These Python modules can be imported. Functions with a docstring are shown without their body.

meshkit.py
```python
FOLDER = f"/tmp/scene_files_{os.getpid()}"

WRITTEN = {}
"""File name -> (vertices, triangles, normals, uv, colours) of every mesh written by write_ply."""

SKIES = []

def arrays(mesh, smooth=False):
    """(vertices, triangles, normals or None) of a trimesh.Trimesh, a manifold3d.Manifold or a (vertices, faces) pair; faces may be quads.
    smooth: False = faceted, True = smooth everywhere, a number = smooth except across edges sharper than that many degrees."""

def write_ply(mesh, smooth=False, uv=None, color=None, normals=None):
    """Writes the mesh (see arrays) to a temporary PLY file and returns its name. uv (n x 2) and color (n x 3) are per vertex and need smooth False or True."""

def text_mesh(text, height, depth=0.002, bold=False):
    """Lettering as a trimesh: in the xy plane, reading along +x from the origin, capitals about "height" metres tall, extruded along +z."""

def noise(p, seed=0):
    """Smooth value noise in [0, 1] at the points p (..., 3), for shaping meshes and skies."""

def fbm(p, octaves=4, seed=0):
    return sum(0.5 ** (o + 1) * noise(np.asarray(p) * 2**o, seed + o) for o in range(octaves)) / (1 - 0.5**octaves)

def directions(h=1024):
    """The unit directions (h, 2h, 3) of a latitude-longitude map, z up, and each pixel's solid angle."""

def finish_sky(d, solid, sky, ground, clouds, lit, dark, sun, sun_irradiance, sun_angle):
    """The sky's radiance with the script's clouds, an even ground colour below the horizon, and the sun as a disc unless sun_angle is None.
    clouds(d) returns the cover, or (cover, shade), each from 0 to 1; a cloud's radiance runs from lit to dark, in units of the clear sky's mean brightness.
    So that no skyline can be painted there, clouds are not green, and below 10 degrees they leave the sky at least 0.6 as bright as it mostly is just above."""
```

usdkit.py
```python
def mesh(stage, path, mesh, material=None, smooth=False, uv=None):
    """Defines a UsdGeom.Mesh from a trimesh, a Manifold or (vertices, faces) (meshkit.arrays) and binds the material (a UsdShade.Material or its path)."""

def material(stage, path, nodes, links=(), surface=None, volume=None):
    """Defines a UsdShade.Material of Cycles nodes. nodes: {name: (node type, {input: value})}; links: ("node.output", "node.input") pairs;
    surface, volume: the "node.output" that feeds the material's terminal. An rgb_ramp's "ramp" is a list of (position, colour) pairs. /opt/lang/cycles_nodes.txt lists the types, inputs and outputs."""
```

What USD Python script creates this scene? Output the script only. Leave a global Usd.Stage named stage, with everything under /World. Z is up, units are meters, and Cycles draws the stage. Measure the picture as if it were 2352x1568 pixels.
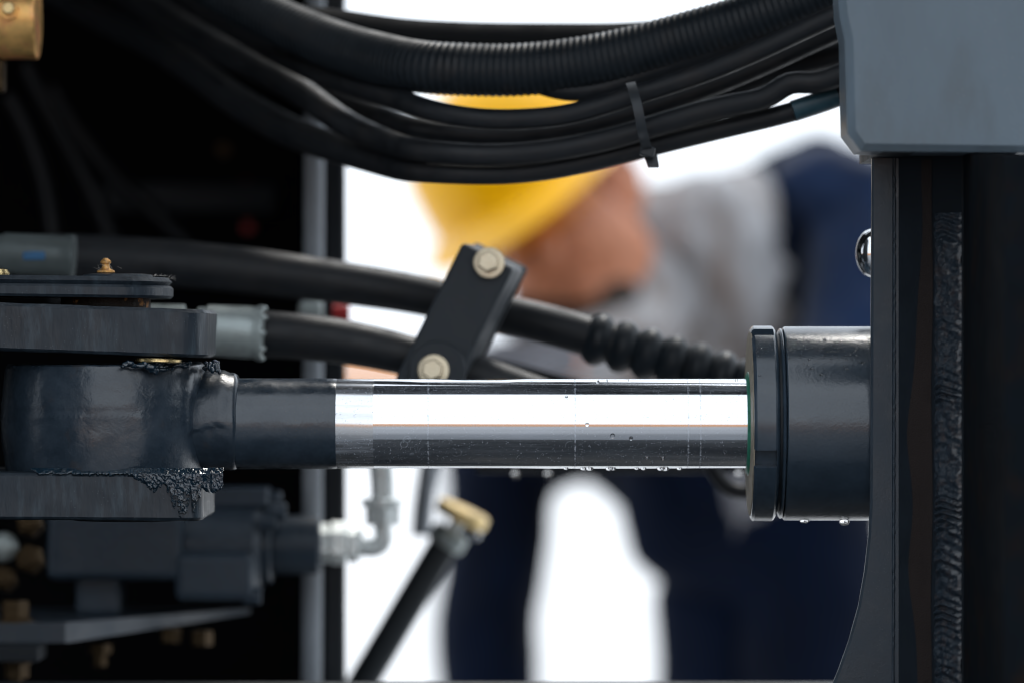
import math, numpy as np, trimesh, manifold3d as m3
from scipy.interpolate import CubicSpline
from shapely.geometry import Polygon, Point
from pxr import Usd, UsdGeom, UsdLux, UsdShade, Gf, Sdf, Vt
import usdkit, meshkit

stage = Usd.Stage.CreateInMemory()
UsdGeom.SetStageUpAxis(stage, UsdGeom.Tokens.z)
UsdGeom.SetStageMetersPerUnit(stage, 1.0)
UsdGeom.Xform.Define(stage, '/World')
UsdGeom.Scope.Define(stage, '/World/Looks')
rng = np.random.default_rng(7)
PI = math.pi

# ------------------------------------------------------------------ camera, sky, sun, exposure
GS = 1.38                                # metres per drawing unit
S, D, ZC = 0.0002927, 3.251, 0.833       # drawing units: scale on the rod's plane, camera distance, camera height
cam = UsdGeom.Camera.Define(stage, '/World/camera')
cam.CreateFocalLengthAttr(170.0); cam.CreateHorizontalApertureAttr(36.0); cam.CreateVerticalApertureAttr(36.0 * 682 / 1024)
cam.CreateClippingRangeAttr(Gf.Vec2f(0.05, 2000)); cam.CreateFStopAttr(2.4); cam.CreateFocusDistanceAttr((D - 0.05) * GS)
cam.CreateExposureAttr(0.3)
cam.AddTranslateOp().Set(Gf.Vec3d(0, -D * GS, ZC * GS)); cam.AddRotateXYZOp().Set(Gf.Vec3f(90, 0, 0))

SUN_EL, SUN_AZ = math.radians(57), math.radians(20)      # azimuth from +y towards +x
sd = np.array([math.sin(SUN_AZ) * math.cos(SUN_EL), math.cos(SUN_AZ) * math.cos(SUN_EL), math.sin(SUN_EL)])
sky = UsdLux.DomeLight.Define(stage, '/World/sky')
sky.CreateIntensityAttr(1.0)
skym = usdkit.material(stage, '/World/Looks/overcast_sky', {
    'tc': ('texture_coordinate', {}), 'st': ('sky_texture', {'sky_type': 'single_scattering', 'sun_disc': False, 'sun_elevation': SUN_EL, 'sun_rotation': SUN_AZ, 'aerosol_density': 2.0}),
    'n': ('noise_texture', {'scale': 2.2, 'detail': 5.0, 'roughness': 0.55}),
    'r': ('rgb_ramp', {'ramp': [(0.25, (8.6, 9.4, 10.5)), (0.7, (11.6, 12.6, 13.6))]}),
    'm': ('mix', {'mix_type': 'mix', 'fac': 0.9}), 'b': ('background_shader', {'strength': 0.12})},
    [('tc.generated', 'n.vector'), ('n.fac', 'r.fac'), ('st.color', 'm.color1'), ('r.color', 'm.color2'), ('m.color', 'b.color')], surface='b.background')
UsdShade.MaterialBindingAPI.Apply(sky.GetPrim()).Bind(skym)
sky.GetPrim().SetCustomDataByKey('kind', 'structure')
sun = UsdLux.DistantLight.Define(stage, '/World/sun')
sun.CreateIntensityAttr(0.4); sun.CreateAngleAttr(14.0); sun.CreateColorAttr(Gf.Vec3f(1, 0.96, 0.9)); sun.CreateNormalizeAttr(True)
zv = sd; xv = np.cross([0, 0, 1.0], zv); xv /= np.linalg.norm(xv); yv = np.cross(zv, xv)
mm = Gf.Matrix4d(1.0)
for i, v in enumerate((xv, yv, zv)):
    for j in range(3): mm[i, j] = float(v[j])
sun.AddTransformOp().Set(mm)

# ------------------------------------------------------------------ helpers
def P(px, py, y=0.0):
    k = S * (D + y) / D
    return np.array([(px - 1176) * k, y, ZC + (784 - py) * k])
def R(r, y=0.0): return r * S * (D + y) / D
def W(y):
    q = 0.703 * np.asarray(y, float) / (1.6254 + np.asarray(y, float))
    return D * q / (1 - q)
def PP(pts, y):
    ys = np.broadcast_to(np.asarray(y, float), len(pts))
    return np.array([P(a, b, c) for (a, b), c in zip(pts, ys)])

used, base_of = {}, {}
def numbered(parent, name):
    k = used.get((parent, name), 0); used[(parent, name)] = k + 1
    return f'{parent}/{name}' + (f'_{k:03d}' if k else '')
def tag(prim, label=None, cat=None, group=None, kind=None):
    for k, v in (('label', label), ('category', cat), ('group', group), ('kind', kind)):
        if v: prim.SetCustomDataByKey(k, v)
def thing(name, label, cat, base=(0, 0, 0), group=None, kind=None):
    p = numbered('/World', name)
    x = UsdGeom.Xform.Define(stage, p); x.AddTranslateOp().Set(Gf.Vec3d(*(float(q) * GS for q in base)))
    base_of[p] = np.asarray(base, float); tag(x.GetPrim(), label, cat, group, kind)
    return p
def arr(mesh):
    v, f, _ = meshkit.arrays(mesh, False)
    return v, f
def part(name, mesh, mat, parent, label=None, smooth=35, kind=None):
    p = numbered(parent, name)
    v, f = arr(mesh)
    root = '/'.join(p.split('/')[:3])
    b = base_of.get(root, np.zeros(3))
    t = trimesh.Trimesh((v - b) * GS, f, process=False)
    if smooth is not False: t.merge_vertices()
    m = usdkit.mesh(stage, p, t, mat, smooth=smooth)
    tag(m.GetPrim(), label, kind=kind)
    return p
def solo(name, mesh, mat, label=None, cat=None, group=None, kind=None, smooth=35):
    v, f = arr(mesh); b = np.array([(v[:, 0].min() + v[:, 0].max()) / 2, (v[:, 1].min() + v[:, 1].max()) / 2, v[:, 2].min()])
    p = numbered('/World', name); base_of[p] = b
    t = trimesh.Trimesh((v - b) * GS, f, process=False)
    if smooth is not False: t.merge_vertices()
    m = usdkit.mesh(stage, p, t, mat, smooth=smooth)
    m.AddTranslateOp().Set(Gf.Vec3d(*(float(q) * GS for q in b)))
    tag(m.GetPrim(), label, cat, group, kind)
    return p

def cat_(*ms):
    vs, fs, n = [], [], 0
    for m in ms:
        v, f = arr(m); vs.append(v); fs.append(f + n); n += len(v)
    return trimesh.Trimesh(np.vstack(vs), np.vstack(fs), process=False)
def hull(pts): return trimesh.convex.convex_hull(np.asarray(pts))
def rbox(c, size, r=0.002, n=3):
    c, h = np.asarray(c, float), np.asarray(size, float) / 2
    r = min(r, h.min() * 0.98)
    sp = trimesh.creation.icosphere(n - 1, r).vertices
    return hull(np.vstack([sp + c + np.array([i, j, k]) * (h - r) for i in (-1, 1) for j in (-1, 1) for k in (-1, 1)]))
def plan_plate(poly, z0, z1, b):
    ins = poly.buffer(-b)
    return hull([(*p, z) for q, z in ((ins, z0), (poly, z0 + b), (poly, z1 - b), (ins, z1)) for p in q.exterior.coords])
def rot(mesh, axis, deg, at):
    v, f = arr(mesh)
    return trimesh.Trimesh(trimesh.transform_points(v, trimesh.transformations.rotation_matrix(math.radians(deg), axis, at)), f, process=False)
def frame(d):
    d = np.asarray(d, float) / np.linalg.norm(d)
    u = np.cross(d, [0, 0, 1.0] if abs(d[2]) < 0.9 else [1.0, 0, 0]); u /= np.linalg.norm(u)
    return d, u, np.cross(d, u)
def lathe(prof, a, d, seg=64, ripple=None):
    """prof: (distance along d, radius) from the point a; closed at both ends on the axis."""
    d, u, w = frame(d); th = np.linspace(0, 2 * PI, seg, endpoint=False)
    ring = np.cos(th)[:, None] * u + np.sin(th)[:, None] * w
    prof = [p for p in prof if p[1] > 1e-6]; n = len(prof)
    v = np.vstack([np.asarray(a) + s * d + r * ring for s, r in prof] + [[np.asarray(a) + prof[0][0] * d], [np.asarray(a) + prof[-1][0] * d]]); f = []
    for j in range(seg):
        k = (j + 1) % seg
        for i in range(n - 1): f += [(i * seg + j, (i + 1) * seg + j, (i + 1) * seg + k), (i * seg + j, (i + 1) * seg + k, i * seg + k)]
        f += [(n * seg, j, k), (n * seg + 1, (n - 1) * seg + k, (n - 1) * seg + j)]
    t = trimesh.Trimesh(v, np.array(f), process=False)
    if t.volume < 0: t.invert()
    return t
def rod(a, b, r, bev=0.0008, seg=40):
    a, b = np.asarray(a, float), np.asarray(b, float); L = np.linalg.norm(b - a); bev = min(bev, r * 0.5, L * 0.3)
    return lathe([(0, r - bev), (bev, r), (L - bev, r), (L, r - bev)], a, b - a, seg)
def hexa(a, b, r, bev=0.0006, turn=0.0):
    d, u, w = frame(np.asarray(b, float) - a); L = np.linalg.norm(np.asarray(b, float) - a); pts = []
    for s, q in ((0, r - bev), (bev, r), (L - bev, r), (L, r - bev)):
        for k in range(6):
            t = turn + k * PI / 3; pts.append(np.asarray(a) + s * d + q * (math.cos(t) * u + math.sin(t) * w))
    return hull(pts)
def tube(pts, r, n=140, seg=24, rf=None, flat=None):
    pts = np.asarray(pts, float)
    s = np.r_[0, np.cumsum(np.linalg.norm(np.diff(pts, axis=0), axis=1))]
    cs = CubicSpline(s, pts) if len(pts) > 2 else (lambda q: pts[0] + (pts[1] - pts[0]) * (np.asarray(q) / s[-1])[:, None])
    q = np.linspace(0, s[-1], n); c = cs(q)
    rr = np.interp(q, s, r) if np.ndim(r) else np.full(n, float(r))
    if rf is not None: rr = rr + rf(q)
    t = np.gradient(c, axis=0); t /= np.linalg.norm(t, axis=1, keepdims=True)
    u = np.cross(t[0], [0, 1.0, 0]); u = np.cross(t[0], [0, 0, 1.0]) if np.linalg.norm(u) < 0.1 else u
    u /= np.linalg.norm(u); th = np.linspace(0, 2 * PI, seg, endpoint=False); v = []
    for i in range(n):
        u = u - t[i] * (u @ t[i]); u /= np.linalg.norm(u); w = np.cross(t[i], u)
        v.append(c[i] + rr[i] * (np.cos(th)[:, None] * u + np.sin(th)[:, None] * w))
    v = np.vstack(v + [c[:1], c[-1:]]); i, j = np.meshgrid(np.arange(n - 1), np.arange(seg), indexing='ij'); k = (j + 1) % seg
    a, b, cc, d = i * seg + j, (i + 1) * seg + j, (i + 1) * seg + k, i * seg + k
    f = np.vstack([np.stack([a, b, cc], -1).reshape(-1, 3), np.stack([a, cc, d], -1).reshape(-1, 3)])
    e = n * seg; jj = np.arange(seg); kk = (jj + 1) % seg
    f = np.vstack([f, np.stack([np.full(seg, e), jj, kk], 1), np.stack([np.full(seg, e + 1), (n - 1) * seg + kk, (n - 1) * seg + jj], 1)])
    t = trimesh.Trimesh(v, f, process=False)
    if t.volume < 0: t.invert()
    return t
def limb(chain, sub=2):
    """One continuous surface through spheres: (point, radius) chains."""
    out = m3.Manifold()
    for ch in chain:
        for (a, ra), (b, rb) in zip(ch[:-1], ch[1:]):
            sa, sb = trimesh.creation.icosphere(sub, ra).vertices + a, trimesh.creation.icosphere(sub, rb).vertices + b
            h = hull(np.vstack([sa, sb])); out += m3.Manifold(m3.Mesh(np.asarray(h.vertices, np.float32), np.asarray(h.faces, np.uint32)))
    return out
def smooth_m(man, length, it=12):
    me = man.refine_to_length(length).to_mesh()
    t = trimesh.Trimesh(me.vert_properties[:, :3], me.tri_verts, process=False); t.merge_vertices()
    trimesh.smoothing.filter_taubin(t, lamb=0.5, nu=0.52, iterations=it)
    return t
def bumpy(mesh, amp, scale, seed=0):
    v, f = arr(mesh); t = trimesh.Trimesh(v, f, process=False); t.merge_vertices()
    n = np.array(t.vertex_normals); v = np.array(t.vertices)
    t.vertices = v + n * ((meshkit.fbm(v * scale + 31.7, 4, seed) - 0.5) * 2 * amp)[:, None]
    return t
def spheric(c, r, sub=2): return trimesh.Trimesh(trimesh.creation.icosphere(sub).vertices * np.asarray(r) + np.asarray(c), trimesh.creation.icosphere(sub).faces, process=False)

# ------------------------------------------------------------------ materials
def L(name): return '/World/Looks/' + name
def mat(name, col, rough=0.5, metallic=0.0, var=0.25, vscale=60, bump=0.0, bscale=900, stretch=(1, 1, 1), col2=None, c2range=(0.55, 0.75), c2scale=90, c2stretch=(1, 1, 1), spec=0.32, rvar=0.12, coat=0.0, streak=None, speck=None, sheen=0.0, bscale2=None, bump2=0.0):
    col = np.asarray(col, float)
    vscale, bscale, c2scale, bump, bump2 = vscale / GS, bscale / GS, c2scale / GS, bump * GS, bump2 * GS
    bscale2 = bscale2 / GS if bscale2 else None
    if speck: speck = (speck[0] / GS,) + tuple(speck[1:])
    N = {'g': ('geometry', {}), 'mp': ('mapping', {'scale': stretch}), 'n1': ('noise_texture', {'scale': float(vscale), 'detail': 5.0, 'roughness': 0.6}),
         'r1': ('rgb_ramp', {'ramp': [(0.3, tuple(col * (1 - var))), (0.7, tuple(col * (1 + var)))]}),
         'rr': ('map_range', {'from_min': 0.3, 'from_max': 0.7, 'to_min': max(rough - rvar, 0.02), 'to_max': rough + rvar, 'clamp': True}),
         'p': ('principled_bsdf', {'metallic': float(metallic), 'specular_ior_level': float(spec), 'coat_weight': float(coat), 'coat_roughness': 0.15, 'sheen_weight': float(sheen)})}
    K = [('g.position', 'mp.vector'), ('mp.vector', 'n1.vector'), ('n1.fac', 'r1.fac'), ('n1.fac', 'rr.value'), ('rr.result', 'p.roughness')]
    out = 'r1.color'
    if col2 is not None:
        N['mp2'] = ('mapping', {'scale': c2stretch, 'location': (3.1, 1.7, 0.9)})
        N['n2'] = ('noise_texture', {'scale': float(c2scale), 'detail': 8.0, 'roughness': 0.68})
        N['r2'] = ('rgb_ramp', {'ramp': [(c2range[0], (0, 0, 0)), (c2range[1], (1, 1, 1))]})
        N['bw'] = ('rgb_to_bw', {}); N['mx'] = ('mix', {'mix_type': 'mix', 'color2': tuple(col2)})
        K += [('g.position', 'mp2.vector'), ('mp2.vector', 'n2.vector'), ('n2.fac', 'r2.fac'), ('r2.color', 'bw.color'), ('bw.val', 'mx.fac'), (out, 'mx.color1')]
        out = 'mx.color'
    if speck is not None:        # small dust specks and nicks: (cell scale, size, colour)
        N['v3'] = ('voronoi_texture', {'scale': float(speck[0])}); N['m3'] = ('math', {'math_type': 'less_than', 'value2': float(speck[1])})
        N['mx3'] = ('mix', {'mix_type': 'mix', 'color2': tuple(speck[2])}); N['n3'] = ('noise_texture', {'scale': float(speck[0]) * 0.13, 'detail': 3.0})
        N['m4'] = ('math', {'math_type': 'greater_than', 'value2': 0.53}); N['m5'] = ('math', {'math_type': 'multiply'})
        K += [('g.position', 'v3.vector'), ('v3.distance', 'm3.value1'), ('g.position', 'n3.vector'), ('n3.fac', 'm4.value1'), ('m3.value', 'm5.value1'), ('m4.value', 'm5.value2'), ('m5.value', 'mx3.fac'), (out, 'mx3.color1')]
        out = 'mx3.color'
    K.append((out, 'p.base_color'))
    if bump:
        N['mp4'] = ('mapping', {'scale': streak or (1, 1, 1)}); N['n4'] = ('noise_texture', {'scale': float(bscale), 'detail': 3.0, 'roughness': 0.55})
        N['bp'] = ('bump', {'strength': 1.0, 'distance': float(bump)})
        K += [('g.position', 'mp4.vector'), ('mp4.vector', 'n4.vector'), ('n4.fac', 'bp.height'), ('bp.normal', 'p.normal')]
        if bump2:
            N['n5'] = ('noise_texture', {'scale': float(bscale2), 'detail': 4.0, 'roughness': 0.6, 'distortion': 0.6}); N['bp2'] = ('bump', {'strength': 1.0, 'distance': float(bump2)})
            K = [k for k in K if k[1] != 'p.normal'] + [('g.position', 'n5.vector'), ('n5.fac', 'bp2.height'), ('bp2.normal', 'bp.normal'), ('bp.normal', 'p.normal')]
    return usdkit.material(stage, L(name), N, K, surface='p.BSDF')

INK = np.array([0.0105, 0.0165, 0.0235])
M = {}
M['lug'] = mat('lug_paint', INK * 0.9, 0.42, var=0.3, vscale=55, stretch=(1, 1, 0.35), bump=0.0004, bscale=190, streak=(1, 1, 0.3), spec=0.4, col2=(0.030, 0.044, 0.056), c2range=(0.50, 0.70), c2scale=120, c2stretch=(1, 1, 0.2), speck=(420, 0.12, (0.06, 0.07, 0.08)))
M['cast'] = mat('cast_paint', INK * 1.15, 0.29, var=0.3, vscale=45, bump=0.00008, bscale=600, bump2=0.00035, bscale2=100, spec=0.65, col2=(0.020, 0.016, 0.015), c2range=(0.58, 0.78), c2scale=60, speck=(600, 0.10, (0.05, 0.06, 0.07)))
M['shaft'] = mat('shaft_paint', INK * 1.3, 0.25, var=0.25, vscale=50, bump=0.00004, bscale=900, bump2=0.00025, bscale2=110, spec=0.7, col2=(0.024, 0.019, 0.016), c2range=(0.62, 0.8), speck=(500, 0.10, (0.07, 0.055, 0.04)))
M['barrel'] = mat('barrel_paint', INK * 1.5, 0.23, var=0.15, vscale=50, bump=0.00012, bscale=430, rvar=0.05, bump2=0.00002, bscale2=1500, spec=0.75, speck=(700, 0.09, (0.05, 0.06, 0.07)))
M['gland'] = mat('gland_paint', INK * 1.7, 0.24, var=0.15, vscale=80, bump=0.00003, bscale=600, rvar=0.04, spec=0.65, col2=(0.035, 0.036, 0.034), c2range=(0.62, 0.8), c2scale=80)
M['plate'] = mat('plate_paint', INK * 1.5, 0.42, var=0.2, vscale=40, bump=0.0001, bscale=600, spec=0.5, col2=(0.035, 0.042, 0.050), c2range=(0.56, 0.8), c2scale=60, speck=(500, 0.12, (0.06, 0.07, 0.08)))
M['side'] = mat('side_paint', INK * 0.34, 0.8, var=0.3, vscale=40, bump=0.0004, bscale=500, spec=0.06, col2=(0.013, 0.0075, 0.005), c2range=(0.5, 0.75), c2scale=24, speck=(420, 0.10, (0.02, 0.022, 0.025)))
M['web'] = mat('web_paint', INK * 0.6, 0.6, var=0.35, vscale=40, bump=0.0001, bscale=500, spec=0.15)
M['primer'] = mat('brown_primer', (0.017, 0.0125, 0.0115), 0.7, var=0.25, vscale=40, bump=0.0003, spec=0.2)
M['weld'] = mat('weld_paint', INK * 0.8, 0.30, var=0.3, vscale=200, bump=0.00015, bscale=800, spec=0.6, col2=(0.028, 0.020, 0.019), c2range=(0.5, 0.75), c2scale=180)
M['matte'] = mat('matte_black_sheath', (0.008, 0.0085, 0.009), 0.8, var=0.2, spec=0.1)
M['dimferrule'] = mat('grey_ferrule', (0.075, 0.09, 0.09), 0.45, 0.3, var=0.15, vscale=50)
M['block'] = mat('block_paint', (0.092, 0.122, 0.148), 0.40, var=0.14, vscale=11, bump=0.00012, bscale=500, rvar=0.08, stretch=(1, 1, 0.4), col2=(0.075, 0.09, 0.10), c2range=(0.5, 0.75), c2scale=22, c2stretch=(1, 1, 0.3), speck=(260, 0.08, (0.16, 0.17, 0.18)))
M['dark'] = mat('dark_paint', INK * 0.5, 0.55, var=0.25, vscale=20, bump=0.0003, spec=0.3)
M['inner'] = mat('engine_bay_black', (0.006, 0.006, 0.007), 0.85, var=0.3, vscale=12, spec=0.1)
M['pump'] = mat('pump_paint', INK * 1.8, 0.36, var=0.2, vscale=30, bump=0.0004, bscale=300)
M['rubber'] = mat('hose_rubber', (0.008, 0.0095, 0.0115), 0.46, var=0.3, vscale=60, bump=0.0003, bscale=900, col2=(0.017, 0.0155, 0.015), c2range=(0.5, 0.8), c2scale=30, spec=0.3)
M['rubber2'] = mat('conduit_plastic', (0.006, 0.009, 0.012), 0.48, var=0.3, vscale=40, spec=0.28, col2=(0.016, 0.014, 0.013), c2range=(0.55, 0.8), c2scale=35)
M['clamp'] = mat('clamp_plastic', (0.020, 0.025, 0.030), 0.55, var=0.15, vscale=60, bump=0.0003, bscale=700)
M['steel'] = mat('zinc_steel', (0.62, 0.66, 0.65), 0.35, 0.7, var=0.12, vscale=80, bump=0.0001)
M['pale'] = mat('pale_zinc_ferrule', (0.34, 0.38, 0.37), 0.42, 0.55, var=0.15, vscale=50, bump=0.0002)
M['pipe'] = mat('grey_pipe_paint', (0.22, 0.24, 0.26), 0.45, var=0.15, vscale=20)
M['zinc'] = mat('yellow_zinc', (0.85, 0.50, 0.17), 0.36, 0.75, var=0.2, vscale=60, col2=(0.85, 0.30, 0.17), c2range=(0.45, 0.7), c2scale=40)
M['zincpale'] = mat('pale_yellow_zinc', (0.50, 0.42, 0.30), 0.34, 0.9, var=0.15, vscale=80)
M['zincdim'] = mat('shaded_yellow_zinc', (0.055, 0.036, 0.018), 0.45, 0.8, var=0.4, vscale=70)  # yellow zinc with deep shade put into its colour
M['brass'] = mat('brass', (0.72, 0.55, 0.27), 0.28, 0.95, var=0.2, vscale=120, bump=0.0002)
M['nipple'] = mat('dirty_brass', (0.55, 0.30, 0.10), 0.4, 0.8, var=0.4, vscale=300, bump=0.0006, bscale=900, col2=(0.04, 0.03, 0.02), c2range=(0.55, 0.7), c2scale=300)
M['rust'] = mat('rusty_pin', (0.020, 0.013, 0.009), 0.6, 0.2, var=0.5, vscale=120, bump=0.0006, bscale=500, col2=(0.40, 0.18, 0.05), c2range=(0.57, 0.63), c2scale=60)
M['grease'] = mat('blue_black_grease', (0.002, 0.007, 0.012), 0.10, var=0.4, vscale=200, bump=0.00012, bscale=1400, rvar=0.05, spec=0.6, coat=0.4)
M['seal'] = mat('green_seal', (0.02, 0.16, 0.10), 0.4, var=0.3, vscale=200)
M['face'] = mat('worn_gland_face', (0.30, 0.26, 0.20), 0.55, 0.3, var=0.35, vscale=200, bump=0.0003)
M['tie'] = mat('cable_tie_plastic', (0.020, 0.024, 0.028), 0.4, var=0.1)
M['red'] = mat('red_plastic', (0.45, 0.02, 0.02), 0.4)
M['blue_mark'] = mat('blue_ink', (0.03, 0.10, 0.20), 0.6)
M['tape'] = mat('teal_tape', (0.02, 0.05, 0.065), 0.4)
M['hat'] = mat('hard_hat_yellow', (0.80, 0.40, 0.0), 0.35, var=0.05, vscale=8, spec=0.22)
M['skin'] = mat('skin', (0.46, 0.185, 0.10), 0.5, var=0.12, vscale=30)
M['amber'] = mat('amber_lens', (0.42, 0.13, 0.006), 0.2, var=0.1)
M['hair_and_jaw_shade'] = mat('hair_and_jaw_shade_brown', (0.03, 0.018, 0.012), 0.6, var=0.3, vscale=200)
M['vest'] = mat('vest_grey', (0.31, 0.31, 0.32), 0.85, var=0.12, vscale=14, bump=0.004, bscale=14, col2=(0.13, 0.09, 0.07), c2range=(0.46, 0.60), c2scale=8, c2stretch=(1.8, 1, 0.4), spec=0.2)
M['navy'] = mat('navy_cloth', (0.0014, 0.0042, 0.0135), 0.85, var=0.35, vscale=9, bump=0.01, bscale=11, spec=0.06, sheen=0.03)
M['blue'] = mat('blue_sleeve_cloth', (0.0034, 0.013, 0.042), 0.85, var=0.35, vscale=12, bump=0.008, bscale=14, spec=0.08, sheen=0.2)
M['glove'] = mat('glove_grey', (0.14, 0.14, 0.155), 0.85, var=0.1, vscale=40)
M['boot'] = mat('boot_black', (0.012, 0.012, 0.013), 0.5)
M['chrome2'] = mat('polished_chrome', (0.80, 0.82, 0.84), 0.06, 1.0, var=0.03, rvar=0.03)
M['strut'] = mat('strut_black', (0.014, 0.018, 0.021), 0.42, var=0.1)
M['cream'] = mat('yellow_zinc_flange', (0.80, 0.60, 0.28), 0.35, 0.7, var=0.1)
M['concrete'] = mat('light_concrete', (0.62, 0.62, 0.62), 0.9, var=0.10, vscale=0.6, bump=0.002, bscale=60)
M['asphalt'] = mat('worn_grey_yard', (0.195, 0.20, 0.21), 0.9, var=0.4, vscale=0.9, stretch=(0.25, 1, 1), bump=0.002, bscale=60)
M['earth'] = mat('orange_earth', (0.56, 0.20, 0.03), 0.95, var=0.35, vscale=0.12, col2=(0.22, 0.14, 0.09), c2range=(0.40, 0.62), c2scale=0.07)
M['water'] = usdkit.material(stage, L('water'), {'p': ('principled_bsdf', {'base_color': (1, 1, 1), 'roughness': 0.0, 'ior': 1.33, 'transmission_weight': 1.0})}, [], surface='p.BSDF')
M['lint'] = mat('lint_fibre', (0.45, 0.42, 0.38), 0.8)

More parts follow.
